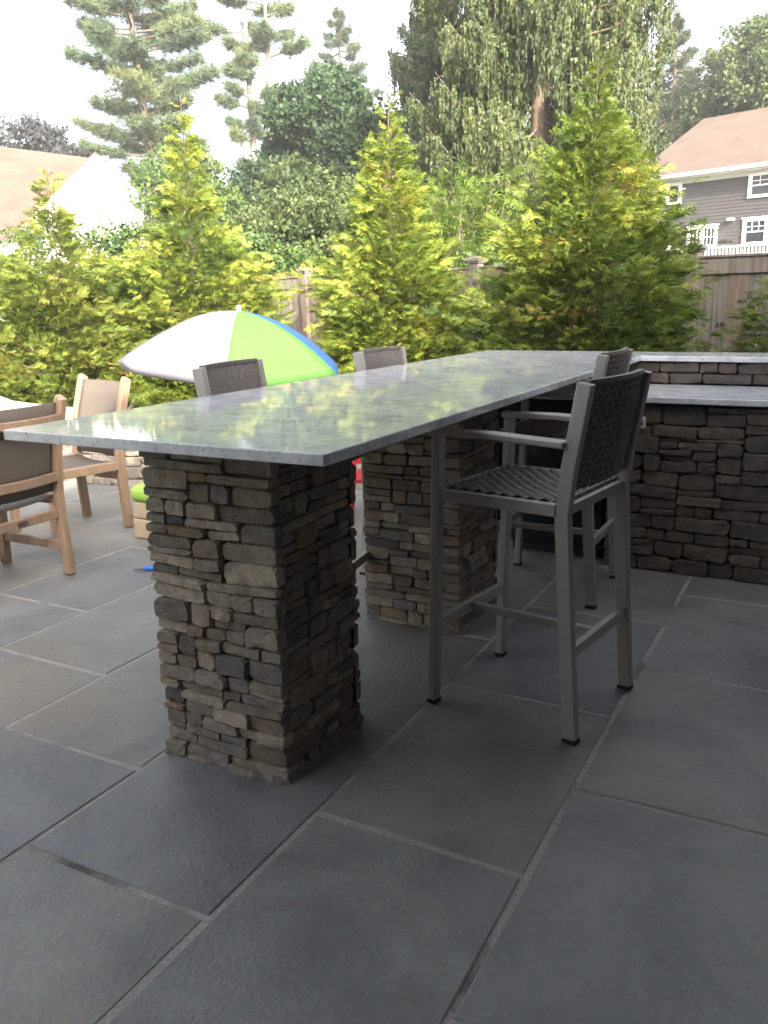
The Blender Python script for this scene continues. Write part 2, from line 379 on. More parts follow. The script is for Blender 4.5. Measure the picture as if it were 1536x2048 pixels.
for k in range(-13, 4):
    x0, x1 = -1.2+.627*k, -1.2+.627*(k+1)
    y = first.get(k, 1.3+.47*((k*2) % 5)/2)
    ys = [y]
    while ys[-1] < 6.4: ys.append(ys[-1]+random.choice([.945,.945,.955,.935]))
    while ys[0] > -3.0: ys.insert(0, ys[0]-random.choice([.945,.95,.6]))
    g = .0085
    for a, b in zip(ys[:-1], ys[1:]):
        paver(x0+g, min(x1-g,1.34), max(a+g,-3.19), min(b-g,6.58))

# planting bed behind the walls
bed = MB()
xs = np.linspace(-16, 6, 45)
def front(x):                              # front of the bed follows the seat wall then the bar
    return float(np.interp(x, [-16,-9.5,-7.6,-6.4,-5.5,-4.7,-3.9,-3.1,-2.3,-2.1,6], [9,6.6,5.62,5.35,5.3,5.42,5.68,6.05,6.3,6.3,6.3]))
bv = []; bf = []
for i, x in enumerate(xs):
    for j in range(7):
        t = j/6; yy = front(x)*(1-t)+(13.5)*t
        bv.append((x, yy, .06+random.uniform(0,.05)))
for i in range(len(xs)-1):
    for j in range(6):
        a = i*7+j; bf.append((a, a+7, a+8, a+1))
bed.add(bv, bf); kind(bed.build('planting_bed', MT['mulch'], None, smooth=True), 'structure')

# ------------------------------------------------------------------ stone work
def stone_variant(asp, seed):
    r = random.Random(seed); cx = .12/max(asp,1); cy = .12*min(asp,1.6)/1.2
    cs = [(r.uniform(.2,2.4)*cx, r.uniform(.2,2.2)*cy) for _ in range(4)]
    j = lambda a: r.uniform(-a, a)
    out = [(-.5+cs[0][0],-.5+j(.04)),(.0+j(.2),-.5+j(.07)),(.5-cs[1][0],-.5+j(.04)),(.5+j(.01),-.5+cs[1][1]),(.5+j(.01),.5-cs[2][1]),
           (.5-cs[2][0],.5+j(.04)),(j(.2),.5+j(.07)),(-.5+cs[3][0],.5+j(.04)),(-.5+j(.01),.5-cs[3][1]),(-.5+j(.01),-.5+cs[0][1])]
    n = len(out); v = []; ins = .05
    for x, z in out: v.append((x, 0, z))
    for x, z in out: v.append((x, -.72+j(.06), z))
    for x, z in out:
        k = r.uniform(.6, 1.5); v.append((x-math.copysign(min(abs(x),ins*k/max(asp,1)*1.2),x), -1+j(.06), z-math.copysign(min(abs(z),ins*k*1.3),z)))
    v.append((j(.12), -1.02+j(.04), j(.12)))
    f = []
    for i in range(n):
        i2 = (i+1) % n; f += [(i,i2,i2+n,i+n),(i+n,i2+n,i2+2*n,i+2*n),(i+2*n,i2+2*n,3*n)]
    mb = MB().add(v, f); me = mb.mesh('stone_mesh'); return me
STONES = {}
for ai, asp in enumerate((1.0, 1.9, 3.4)):
    STONES[ai] = [stone_variant(asp, 100*ai+s) for s in range(16)]
STONE_BY_MAT = {}
def stone_mesh(asp, m):
    ai = 0 if asp < 1.4 else (1 if asp < 2.6 else 2); vi = random.randrange(16)
    key = (ai, vi, m.name)
    if key not in STONE_BY_MAT:
        me = STONES[ai][vi].copy(); me.materials.append(m); STONE_BY_MAT[key] = me
    return STONE_BY_MAT[key]
def pack(W, H, wdist, hdist, unit=.01, seed=1):
    r = random.Random(seed); nw = int(round(W/unit)); nh = int(round(H/unit)); sky_ = [0]*nw; out = []
    while True:
        m = min(sky_)
        if m >= nh: break
        i = sky_.index(m); L = 0
        while i+L < nw and sky_[i+L] == m: L += 1
        w = r.choice(wdist); h = r.choice(hdist)
        if L < w+min(wdist): w = L
        if w > max(wdist)*1.3: w = L//2
        lo = [sky_[q] for q in (i-1, i+L) if 0 <= q < nw]
        if L < min(wdist) and lo: h = max(2, min(min(lo)-m, 9))
        else:
            for q in lo:                   # now and then level off with the neighbour
                if q-m >= 2 and abs(q-m-h) <= 2: h = q-m
        if nh-m-h < 2: h = nh-m
        if h > 11: h = h//2
        out.append((i*unit, m*unit, w*unit, h*unit))
        for q in range(i, i+w): sky_[q] = m+h
    return out
def face_stones(parent, W, H, place, m, depth=.06, proud=.012, wd=(7,8,10,12,14,17,20), hd=(2,3,3,4,4,5,5,6,7), seed=1, gap=.0025, corner=.0, joined=False):
    """place(u, v, d) -> world matrix for a stone centred at u,v with outward normal; local -Y is outward"""
    lst = pack(W, H, list(wd), list(hd), seed=seed); mb = MB(); r = random.Random(seed+77)
    for (u, v, w, h) in lst:
        e = corner*r.uniform(.3, 1.0)
        u0, u1 = u+gap/2, u+w-gap/2
        dd = depth+r.uniform(-.2,1)*proud
        if u < 1e-6: u0 = -e
        if u+w > W-1e-6: u1 = W+e
        if corner and (u < 1e-6 or u+w > W-1e-6): dd += 0
        S = Matrix.Diagonal((u1-u0, dd, h-gap, 1))
        X = place((u0+u1)/2, v+h/2, math.radians(r.uniform(-2.6,2.6))) @ S
        me = stone_mesh((u1-u0)/max(h-gap,.01), m)
        if joined:
            vs = [X @ q.co for q in me.vertices]; mb.add(vs, [tuple(p.vertices) for p in me.polygons])
        else:
            o = bpy.data.objects.new('stone', me); COL.objects.link(o); o.parent = parent; o.matrix_local = X
    if joined: kind(mb.build('stones_at_back', m, parent), 'stuff')
    return len(lst)
def plane_place(origin, ux, depth):
    """face frame: origin lower-left corner on the wall core, ux unit vector along the face, outward = ux x z rotated (right-hand: -Y local)"""
    ux = Vector(ux).normalized(); up = Vector((0,0,1)); ny = up.cross(ux)     # +Y local points inward
    def f(u, v, roll):
        R3 = Matrix((ux, ny, up)).transposed().to_4x4()
        p = Vector(origin)+ux*u+up*v
        return Matrix.Translation(p) @ R3 @ Matrix.Rotation(roll, 4, 'Y')
    return f
def pillar(x0, y0, s, h, label, seed):
    root = tag(empty('stone_pillar', (x0+s/2, y0+s/2, 0)), label, 'pillar', 'stone pillars under the bar counter')
    c = .034; b = s/2
    MB().box(-b+c, b-c, -b+c, b-c, 0, h-.002).build('core', MT['mortar'], root)
    d = c+.002
    face_stones(root, s, h, plane_place((-b, -b+d, 0), (1,0,0), d), MT['ledge'], d, .016, seed=seed, corner=.008)
    face_stones(root, s-.07, h, plane_place((b-d, -b+.035, 0), (0,1,0), d), MT['ledge'], d-.004, .014, seed=seed+1)
    face_stones(root, s-.07, h, plane_place((-b+d, b-.035, 0), (0,-1,0), d), MT['ledge'], d-.004, .014, wd=(10,12,14,16,18), hd=(4,5,6,7,8), seed=seed+2)
    face_stones(root, s, h, plane_place((b, b-d, 0), (-1,0,0), d), MT['ledge'], d, .014, wd=(10,12,14,16,18), hd=(4,5,6,7,8), seed=seed+3, corner=.006, joined=True)
    # mortar skirt where the pillar meets the pavers
    mb = MB(); n = 48; sk = []
    for i in range(n):
        t = i/n*4; k = int(t); q = t-k; hs = b+.002
        P = [(-hs+2*hs*q,-hs),(hs,-hs+2*hs*q),(hs-2*hs*q,hs),(-hs,hs-2*hs*q)][k]; N = [(0,-1),(1,0),(0,1),(-1,0)][k]
        e = random.uniform(.006,.022); sk.append((P[0]+N[0]*e, P[1]+N[1]*e))
    mb.add([(x,y,.003) for x,y in sk]+[(x*.94,y*.94,.022) for x,y in sk], [(i,(i+1)%n,(i+1)%n+n,i+n) for i in range(n)])
    mb.build('mortar_skirt', MT['skirt'], root)
    return root
pillar(-1.818, 1.872, .46, 1.054, 'near ledgestone pillar holding up the front end of the granite bar', 21)
pillar(-1.815, 3.205, .46, 1.054, 'second ledgestone pillar in shade behind the bar stool', 57)

# bar wall with prep shelf, raised bar behind
bw = tag(empty('bar_wall', (-.25, 4.8, 0)), 'dark ledgestone bar wall below the granite prep shelf at right', 'stone wall')
FY = 4.45
def L(x, y): return (x+.25, y-4.8)
MB().box(*(-1.02+.25, (1.3)+.25), FY+.05-4.8, 5.1-4.8, 0, .892).build('core', MT['mortar'], bw)
MB().box(*(-2.0+.25, (1.3)+.25), 5.15-4.8, 5.4-4.8, 0, 1.053).build('upper_core', MT['mortar'], bw)
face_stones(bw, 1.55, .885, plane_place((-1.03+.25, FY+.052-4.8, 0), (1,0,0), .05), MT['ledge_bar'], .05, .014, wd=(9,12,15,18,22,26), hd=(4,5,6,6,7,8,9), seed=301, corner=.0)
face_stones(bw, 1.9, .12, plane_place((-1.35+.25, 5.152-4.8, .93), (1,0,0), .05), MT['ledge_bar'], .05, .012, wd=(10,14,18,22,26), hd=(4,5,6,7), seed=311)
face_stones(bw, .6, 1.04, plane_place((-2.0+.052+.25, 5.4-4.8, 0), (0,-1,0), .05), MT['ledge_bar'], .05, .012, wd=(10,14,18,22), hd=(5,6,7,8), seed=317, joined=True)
# dark cabinet door of the unit beside the wall
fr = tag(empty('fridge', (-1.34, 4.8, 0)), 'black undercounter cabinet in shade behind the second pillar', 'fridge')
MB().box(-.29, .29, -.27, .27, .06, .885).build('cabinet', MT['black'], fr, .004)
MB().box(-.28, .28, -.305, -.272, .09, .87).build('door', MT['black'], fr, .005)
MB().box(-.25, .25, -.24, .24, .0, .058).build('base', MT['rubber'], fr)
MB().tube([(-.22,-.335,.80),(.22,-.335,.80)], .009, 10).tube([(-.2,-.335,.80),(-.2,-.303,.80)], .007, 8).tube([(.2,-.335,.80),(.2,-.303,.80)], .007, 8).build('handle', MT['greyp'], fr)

def slab(name, poly, z0, z1, label):
    o = MB().prism(poly, z0, z1).build(name, MT['granite'], None, .004, False, 3)
    return tag(o, label, 'countertop')
slab('bar_countertop', [(-2.09,1.605),(-1.012,1.605),(-1.012,5.08),(1.3,5.08),(1.3,5.47),(-2.11,5.47)], 1.056, 1.086, 'long polished grey white granite bar top resting on two stone pillars')
slab('prep_shelf', [(-1.63,4.415),(1.3,4.415),(1.3,5.098),(-1.63,5.098)], .894, .925, 'lower granite prep shelf on the dark stone wall at right')
wf = tag(empty('wall_switch', (-.86, 4.45, .79)), 'small white weatherproof switch on the dark stone wall beside the bar stool', 'switch')
MB().box(-.016,.016,-.016,.012,-.03,.03).build('plate', MT['whitep'], wf, .003)
MB().box(-.006,.006,-.022,-.0165,-.012,.012).build('toggle', MT['greyp'], wf)

# seat wall
sw = tag(empty('seat_wall', (-5, 5.2, 0)), 'low curved stone seat wall with pale capstones behind the teak chairs', 'stone wall')
SWP = [Vector((x-(-5), y-5.2, 0)) for x, y in [(-8.2,5.62),(-7.3,5.16),(-6.4,4.95),(-5.5,4.89),(-4.7,5.0),(-3.9,5.25),(-3.1,5.62),(-2.35,6.1)]]
def sw_off(k):                        # inner (back) line
    res = []
    for i, p in enumerate(SWP):
        d = (SWP[min(i+1,len(SWP)-1)]-SWP[max(i-1,0)]).normalized(); res.append(p+Vector((-d.y, d.x, 0))*k)
    return res
bk = sw_off(.46); cf = sw_off(.05); cap_f = sw_off(-.03); cap_b = sw_off(.50)
for i in range(len(SWP)-1):
    a, b = SWP[i], SWP[i+1]; W = (b-a).length
    MB().prism([(cf[i].x,cf[i].y),(cf[i+1].x,cf[i+1].y),(bk[i+1].x,bk[i+1].y),(bk[i].x,bk[i].y)], 0, .488).build('core', MT['mortar'], sw)
    d = (b-a).normalized(); inn = Vector((-d.y, d.x, 0))
    face_stones(sw, W, .485, plane_place(a+inn*.055, d, .05), MT['ledge_seat'], .05, .014, wd=(12,15,18,22,26), hd=(6,7,8,9,10), seed=400+i)
    for q in range(2):
        t0, t1 = q/2+.006, (q+1)/2-.006; e = lambda A, t: A[i].lerp(A[i+1], t)
        P = [e(cap_f,t0), e(cap_f,t1), e(cap_b,t1), e(cap_b,t0)]
        MB().prism([(p.x,p.y) for p in P], .49, .548+random.uniform(-.002,.002)).build('capstone', MT['capstone'], sw, .006)

# timber edging board behind the seat wall, at the foot of the hedge
te = tag(empty('timber_edging', (-8.5, 7.6, 0)), 'dark timber edging boards under the arborvitae at far left', 'edging')
for i in range(4):
    for j in range(2):
        o = MB().box(-1.19, 1.19, -.03, .03, 0, .17).build('board', MT['timber'], te, .004)
        o.location = (-2.0+2.4*i*.97, -.55+.23*i*2.2*.5, .03+.175*j); o.rotation_euler = (0,0,math.radians(6))

# ------------------------------------------------------------------ fence
fence = tag(empty('cedar_fence', (-3.55, 8.85, 0)), 'weathered cedar board fence with capped posts behind the arborvitae', 'fence')
FP = [(-11.6,11.4),(-8.95,10.5),(-6.26,9.65),(-3.55,8.85),(-1.25,8.40),(1.1,7.97),(3.4,7.55)]
board_me = MB().box(-.064,.064,-.009,.009,.04,1.60).mesh('board'); board_me.materials.append(MT['cedar'])
for i, (x, y) in enumerate(FP):
    lx, ly = x+3.55, y-8.85
    po = MB().box(-.058,.058,-.058,.058,-.05,1.80).build('post', MT['cedar'], fence, .004); po.location = (lx, ly, 0)
    cp = MB().box(-.075,.075,-.075,.075,1.802,1.822).box(-.088,.088,-.088,.088,1.823,1.85)
    cp.add([(-.092,-.092,1.851),(.092,-.092,1.851),(.092,.092,1.851),(-.092,.092,1.851),(0,0,1.878)], [(3,2,1,0),(0,1,4),(1,2,4),(2,3,4),(3,0,4)])
    cp.build('post_cap', MT['cedar'], po, .003)
    ang = math.atan2(FP[min(i+1,6)][1]-FP[max(i-1,0)][1], FP[min(i+1,6)][0]-FP[max(i-1,0)][0]); po.rotation_euler = (0,0,ang)
    if i == len(FP)-1: break
    x2, y2 = FP[i+1]; Ln = math.hypot(x2-x, y2-y); a = math.atan2(y2-y, x2-x)
    for z0, z1, th in ((1.60,1.74,.032),(.14,.28,.03)):
        r = MB().box(.06, Ln-.06, -th, th, z0, z1).build('rail', MT['cedar'], fence, .004); r.location = (lx, ly, 0); r.rotation_euler = (0,0,a)
    tr_ = MB().box(.06, Ln-.06, -.045, .045, 1.742, 1.765).build('top_rail', MT['cedar'], fence, .003); tr_.location = (lx, ly, 0); tr_.rotation_euler = (0,0,a)
    nb = int((Ln-.13)/.1325)
    for k in range(nb):
        t = .065+(k+.5)*(Ln-.13)/nb
        o = bpy.data.objects.new('board', board_me); COL.objects.link(o); o.parent = fence
        o.location = (lx+math.cos(a)*t, ly+math.sin(a)*t, random.uniform(-.004,.004)); o.rotation_euler = (random.uniform(-.004,.004), random.uniform(-.003,.003), a)
        o.scale = ((Ln-.13)/nb/.1325, 1, 1)

# ------------------------------------------------------------------ bar stools
def woven(pfun, nu, nv, m, name, parent, amp=.005):
    """pfun(u,v)->(point, normal): real over-and-under bands, nu x nv cells"""
    v = []; f = []
    for j in range(nv):                       # weft bands running along u
        v0, v1 = (j+.08)/nv, (j+.92)/nv; k = len(v); steps = nu*2
        for i in range(steps+1):
            u = i/steps; h = amp*math.cos(math.pi*(i/2+j))*1.0
            for vv in (v0, (v0+v1)/2, v1):
                p, n = pfun(u, vv); b = h + (amp*.5 if vv == (v0+v1)/2 else 0)
                v.append(tuple(Vector(p)+Vector(n)*b))
        for i in range(steps):
            for q in range(2):
                a = k+i*3+q; f.append((a, a+3, a+4, a+1))
    for i in range(nu):                       # warp bands
        u0, u1 = (i+.2)/nu, (i+.8)/nu; k = len(v); steps = nv*2
        for j in range(steps+1):
            vv = j/steps; h = -amp*.8*math.cos(math.pi*(j/2-.5+i+.5))
            for uu in (u0, u1):
                p, n = pfun(uu, vv); v.append(tuple(Vector(p)+Vector(n)*h))
        for j in range(steps):
            a = k+j*2; f.append((a, a+1, a+3, a+2))
    me = bpy.data.meshes.new(name); me.from_pydata(v, [], f); me.update(); me.materials.append(m)
    return link(bpy.data.objects.new(name, me), parent)
def make_stool():
    """faces +Y; origin on the ground under the seat centre"""
    root = empty('bar_stool')
    W = .25; F = .25; B = -.25
    A = MT['alu']
    for s in (-1, 1):
        lg = MB().path([(s*W, F+.02, .012), (s*W, F, .78), (s*W, F-.004, .978)], .04, .032).build('leg', A, root, .004)
        MB().box(-.021,.021,-.017,.017,0,.014).build('foot_cap', MT['rubber'], lg).location = (s*W, F+.02, 0)
        rl = MB().path([(s*(W-.008), B-.01, .012), (s*(W-.008), B+.015, .35), (s*(W-.008), B+.042, .76), (s*(W-.008), B+.028, .90), (s*(W-.008), B-.018, 1.172)], .034, .048).build('leg', A, root, .004)
        MB().box(-.018,.018,-.025,.025,0,.014).build('foot_cap', MT['rubber'], rl).location = (s*(W-.008), B-.01, 0)
        MB().path([(s*(W+.002), F+.022, .99), (s*(W+.002), .05, .995), (s*(W+.002), B+.035, .985)], .052, .022).build('armrest', A, root, .005)
        MB().box(s*W-.014, s*W+.014, B+.06, F-.015, .757, .797).build('seat_rail', A, root, .003)
    MB().box(-W+.02, W-.02, F-.014, F+.014, .757, .797).build('seat_rail', A, root, .003)
    MB().box(-W+.02, W-.02, B+.03, B+.056, .757, .79).build('seat_rail', A, root, .003)
    MB().beam((-W+.018, F+.012, .30), (W-.018, F+.012, .30), .026, .04).build('footrest', A, root, .003)
    MB().beam((-W+.024, B+.012, .30), (W-.024, B+.012, .30), .024, .04).build('stretcher', A, root, .003)
    MB().beam((0, F, .297), (0, B+.024, .297), .024, .03).build('cross_stretcher', A, root, .003)
    w2, f0, b0 = W-.014, F-.012, B+.05
    woven(lambda u, v: ((-w2+2*w2*u, b0+(f0-b0)*v, .798-.012*math.sin(math.pi*u)*math.sin(math.pi*v)), (0,0,1)), 20, 18, MT['wicker'], 'woven_seat', root)
    MB().box(-w2, w2, b0, f0, .765, .776).build('seat_pan', MT['wicker'], root)
    def bp(u, v):
        z = .832+.335*v; x = (-W+.024)+2*(W-.024)*u
        y0 = B+.035-.055*max(0,(z-.83))/.34
        y = y0-.028*math.sin(math.pi*u)
        return Vector((x, y, z)), Vector((0,-1,.16)).normalized()
    woven(bp, 20, 14, MT['wicker'], 'woven_back', root)
    # thin rolled edge on top and the backing of the weave
    mb = MB(); mb.path([bp(u/14, 1.0)[0]+Vector((0,.006,.006)) for u in range(15)], .014, .022, (0,0,1)); mb.build('top_edge', MT['wicker'], root)
    v = []; f = []
    for i in range(15):
        for vv in (0.0, 1.0):
            for off in (.004, .012): v.append(tuple(bp(i/14, vv)[0]+Vector((0, off, 0))))
    for i in range(14):
        k = i*4; f += [(k,k+4,k+6,k+2),(k+1,k+3,k+7,k+5),(k,k+1,k+5,k+4),(k+2,k+6,k+7,k+3)]
    MB().add(v, f).build('back_core', MT['wicker'], root)
    return root
stool = make_stool()
G = 'wicker bar stools around the granite bar'
def stool_at(o, mid_rear, ang, label):          # mid_rear: ground point between rear legs ; ang: facing (deg from +Y)
    a = math.radians(ang); fx, fy = -math.sin(a), math.cos(a)
    o.location = (mid_rear[0]+fx*.26, mid_rear[1]+fy*.26, .0025); o.rotation_euler = (0,0,a); tag(o, label, 'bar stool', G)
stool_at(stool, (-.622, 2.735), 81.5, 'nearest wicker bar stool, seen whole in front of the bar')
stool_at(copy_tree(stool), (-.918, 4.0), 90, 'wicker bar stool tucked under the bar, right behind the nearest stool')
stool_at(copy_tree(stool), (-2.30, 2.93), -82, 'wicker bar stool across the bar, its back in front of the umbrella')
stool_at(copy_tree(stool), (-2.14, 4.0), -89, 'wicker bar stool across the bar, right of the umbrella')

# ------------------------------------------------------------------ teak chairs, table
def make_chair():
    """faces +Y, origin on ground under seat centre"""
    root = empty('dining_chair'); T = MT['teak']; W = .255
    for s in (-1, 1):
        MB().path([(s*W, -.26, 0), (s*W, -.245, .25), (s*W, -.235, .46), (s*W, -.262, .70), (s*W, -.335, .955), (s*W, -.345, .972)], .045, .058).build('rear_post', T, root, .010, seg=3)
        MB().path([(s*W, .255, 0), (s*W, .24, .43)], .045, .05).build('leg', T, root, .006)
        MB().box(s*W-.0235, s*W+.0235, -.215, .22, .395, .45).build('seat_rail', T, root, .005)
        MB().box(s*W-.013, s*W+.013, -.225, .225, .135, .185).build('side_stretcher', T, root, .004)
    def curved(z, h, th, bow, y0, name, m=T):
        return MB().path([(-W+.02+2*(W-.02)*t/10, y0-bow*math.sin(math.pi*t/10), z) for t in range(11)], h, th, (0,0,1)).build(name, m, root, .005)
    curved(.865, .042, .022, .035, -.330, 'back_rail'); curved(.55, .05, .022, .03, -.262, 'back_rail')
    curved(.345, .05, .024, .0, -.238, 'back_rail')
    MB().box(-.03,.03,-.2535,-.251,.334,.356).build('plaque', MT['brass'], root)
    MB().box(-W+.02, W-.02, .215, .245, .395, .44).build('front_rail', T, root, .005)
    v = []; f = []                              # sling: seat and back, one sheet with thickness each
    def sheet(pts, name, bowf):
        v = []; f = []; nu = 12
        for i, (y, z, ny, nz) in enumerate(pts):
            for j in range(nu+1):
                u = j/nu; bow = bowf*math.sin(math.pi*u)
                v.append((-W+.018+2*(W-.018)*u, y+ny*bow, z+nz*bow))
        for i in range(len(pts)-1):
            for j in range(nu):
                a = i*(nu+1)+j; f.append((a, a+1, a+nu+2, a+nu+1))
        o = MB().add(v, f).build(name, MT['sling'], root, 0, True); so = o.modifiers.new('thick', 'SOLIDIFY'); so.thickness = .006; return o
    sheet([(-.225,.448,0,-1),(-.1,.44,0,-1),(.05,.44,0,-1),(.18,.45,0,-1),(.232,.437,0,-.6)], 'seat_sling', .02)
    sheet([(-.23,.47,-1,0),(-.243,.6,-1,0),(-.262,.72,-1,0),(-.298,.84,-1,0),(-.328,.945,-1,0)], 'back_sling', .03)
    return root
chair = make_chair()
GC = 'teak sling dining chairs on the patio'
chair.location = (-3.875, 2.83, .0025); chair.rotation_euler = (0,0,math.radians(90)); tag(chair, 'teak dining chair cut by the left edge, its slatted back towards the bar', 'chair', GC)
c2 = copy_tree(chair)
for ch in list(c2.children):
    if ch.name.startswith('side_stretcher') or ch.name.startswith('plaque'): bpy.data.objects.remove(ch)
c2.location = (-4.355, 3.78, .0025); c2.rotation_euler = (0,0,math.radians(180-12)); tag(c2, 'teak sling dining chair facing the camera in front of the seat wall', 'chair', GC)
tb = tag(empty('dining_table', (-4.72, 2.86, .0025)), 'teak pedestal dining table mostly hidden behind the left chair', 'table')
for i in range(7):
    MB().box(-.39+.13*i-.063+.0, -.39+.13*i+.063, -.62, .62, .715, .74).build('top_slat', MT['teak'], tb, .003).location = (0,0,0)
MB().box(-.40,.40,-.05,.05,.68,.714).box(-.4,.4,-.5,-.44,.68,.714).box(-.4,.4,.44,.5,.68,.714).build('apron', MT['teak_dark'], tb, .004)
for sx in (-1, 1):
    for sy in (-1, 1):
        MB().box(sx*.14-.035, sx*.14+.035, sy*.14-.035, sy*.14+.035, .065, .679).build('pedestal_post', MT['teak_dark'], tb, .005)
    MB().beam((sx*.0, -.5*sx, .032), (0, .02*sx, .032), .09, .064).build('foot', MT['teak_dark'], tb, .005)
MB().beam((-.5,0,.0325),(.62,.1,.0325),.095,.063).build('cross_foot', MT['teak_dark'], tb, .005)

# ------------------------------------------------------------------ blocks with lime cushion, red chair, blue toy
bl = tag(empty('block_seat', (-3.62, 3.93, .0025)), 'stack of tan concrete blocks under the lime cushion beside the pillar', 'blocks')
for j, (z0, z1) in enumerate(((0,.128),(.131,.235))):
    for i in range(2):
        o = MB().box(-.20,.20,-.145,.145,z0,z1).build('block', MT['tanblock'], bl, .012); o.location = (.405*i+.012*j, .004*i, 0)
cush = MB().box(-.41,.41,-.16,.16,0,.105).build('cushion', MT['lime'], None, .045, True, 5); cush.location = (-3.415, 3.93, .238)
tag(cush, 'lime green seat cushion lying on the tan blocks', 'cushion')
rc = tag(empty('red_chair', (-2.70, 4.86, .0025)), 'small red plastic chair glimpsed between the two stone pillars', 'chair'); rc.rotation_euler = (0,0,math.radians(200))
for sx in (-1, 1):
    for sy in (-1, 1):
        MB().path([(sx*.165, sy*.15, 0), (sx*.14, sy*.13, .27)], .035, .035).build('leg', MT['red'], rc, .005)
    MB().path([(sx*.14, -.135, .26), (sx*.14, -.17, .56)], .035, .03).build('back_post', MT['red'], rc, .005)
MB().box(-.17,.17,-.16,.16,.265,.30).build('seat', MT['red'], rc, .008)
MB().box(-.125,.125,-.178,-.152,.45,.56).build('back_slat', MT['red'], rc, .006)
MB().box(-.125,.125,-.16,-.138,.34,.39).build('back_slat', MT['red'], rc, .006)
bt = tag(empty('toy_wand', (-3.24, 3.32, .016)), 'small bright blue toy stick lying on the paving by the near pillar', 'toy'); bt.rotation_euler = (0,0,math.radians(28))
MB().tube([(-.045,0,0),(-.03,0,0),(.12,0,0)], [.011,.014,.014], 10).build('handle', MT['bluep'], bt, 0, True)
MB().tube([(-.10,0,-.004),(-.045,0,0)], [.006,.008], 8).build('tip', MT['greyp'], bt, 0, True)

# ------------------------------------------------------------------ beach umbrella
def umbrella():
    C = Vector((-4.521,5.837,.947)); nrm = Vector((.119,.014,1)).normalized(); R = 1.0; H = .42; ph = -1.0; N = 6
    e1 = Vector((0,1,0)).cross(nrm).normalized(); e2 = nrm.cross(e1)
    gz = .06; t = (C.z-gz)/nrm.z; foot = C-nrm*t
    root = tag(empty('beach_umbrella', (foot.x, foot.y, gz)), 'white, green and blue beach umbrella opened behind the bar', 'umbrella')
    W2 = lambda a, r, h: C+(e1*math.cos(a)+e2*math.sin(a))*r+nrm*h-Vector((foot.x,foot.y,gz))
    NR, NA = 14, 10
    cols = {0:'u_green', 1:'u_blue', 2:'u_white', 3:'u_green', 4:'u_white', 5:'u_white'}
    hh = lambda r: H*(1-r**1.85)
    for p in range(N):
        a0 = ph+p*math.pi/3; v = []; f = []
        for i in range(NR+1):
            r = i/NR
            for j in range(NA+1):
                q = j/NA; a = a0+q*math.pi/3
                chord = math.cos(math.pi/6)/math.cos((q-.5)*math.pi/3)         # straight between ribs
                sag = 1-(1-chord)*(.55+.45*r)
                rr = r*R*sag; h = hh(r)*(1-.06*math.sin(math.pi*q)*r)
                v.append(tuple(W2(a, rr, h)))
        for k in range(1, 3):                        # valance hanging from the rim
            for j in range(NA+1):
                q = j/NA; a = a0+q*math.pi/3; chord = math.cos(math.pi/6)/math.cos((q-.5)*math.pi/3)
                w = W2(a, R*chord*(1-.012*k), 0)-Vector((0,0,.045*k*(1 if 0 < j < NA else .75))); v.append(tuple(w))
        for i in range(NR+2):
            for j in range(NA):
                a = i*(NA+1)+j; f.append((a, a+1, a+NA+2, a+NA+1))
        o = MB().add(v, f).build('panel', MT[cols[p]], root, 0, True)
        so = o.modifiers.new('thick', 'SOLIDIFY'); so.thickness = .002
        MB().tube([W2(a0, (i/NR)*R*1.0, hh(i/NR)-.006) for i in range(NR+1)], .004, 6).build('rib', MT['whitep'], root, 0, True)
    MB().tube([(0,0,-.0), tuple(W2(0,0,H+.01))], .016, 10).build('pole', MT['whitep'], root, 0, True)
    MB().tube([tuple(W2(0,0,H-.005)), tuple(W2(0,0,H+.012)), tuple(W2(0,0,H+.026)), tuple(W2(0,0,H+.042)), tuple(W2(0,0,H+.05))], [.026,.018,.021,.018,.006], 12).build('finial', MT['whitep'], root, 0, True)
    MB().tube([(0,0,0),(0,0,.06),(0,0,.09),(0,0,.25)], [.22,.2,.05,.03], 20).build('stand', MT['greyp'], root, 0, False)
umbrella()

# ------------------------------------------------------------------ foliage templates
def leaf_quads(items):
    """items: list of (base xyz, dir xyz, length, width, normal) -> kite quads"""
    v = []; f = []
    for b, d, ln, w, nn in items:
        b = np.array(b, float); d = norm(np.array(d, float)); s = norm(np.cross(np.array(nn, float), d))
        k = len(v); v += [b, b+d*ln*.45+s*w/2, b+d*ln, b+d*ln*.45-s*w/2]; f.append((k,k+1,k+2,k+3))
    return np.array(v), np.array(f)
def arb_spray(seed, n=6):
    r = np.random.default_rng(seed); it = []
    ax = lambda t: (t, .05*math.sin(5*t+seed), .12*t-.34*t*t)
    for i in range(n):
        t = .06+.82*i/n
        for s in (-1, 1):
            ang = math.radians(r.uniform(28,48)); ln = (.52-.34*t)*r.uniform(.75,1.2)
            it.append((ax(t+.03*s), (math.cos(ang), s*math.sin(ang), -.2+r.uniform(-.25,.3)), ln, .095, (0,r.uniform(-.6,.6),1)))
    it.append((ax(.0), (1,0,0.05), .5, .045, (0,0,1))); it.append((ax(.45), (1,0,-.25), .6, .075, (0,0,1)))
    return leaf_quads(it)
def tri(T, k=.9):
    v, f = T; b, s1, t, s2 = v[f[:,0]], v[f[:,1]], v[f[:,2]], v[f[:,3]]; h = (s1-s2)/2*k
    c = b+(t-b)*.12
    nv = np.stack([c+h, t, c-h], 1).reshape(-1,3); return nv, np.arange(len(nv)).reshape(-1,3)
ARB = [tri(arb_spray(s)) for s in range(5)]
def pine_tuft(seed, n=12, w=.07):
    r = np.random.default_rng(seed); it = []
    for i in range(n):
        d = norm(r.normal(0,1,3)+np.array([1.1,0,.25])); it.append(((0,0,0), d, r.uniform(.7,1.1), w, r.normal(0,1,3)))
    return leaf_quads(it)
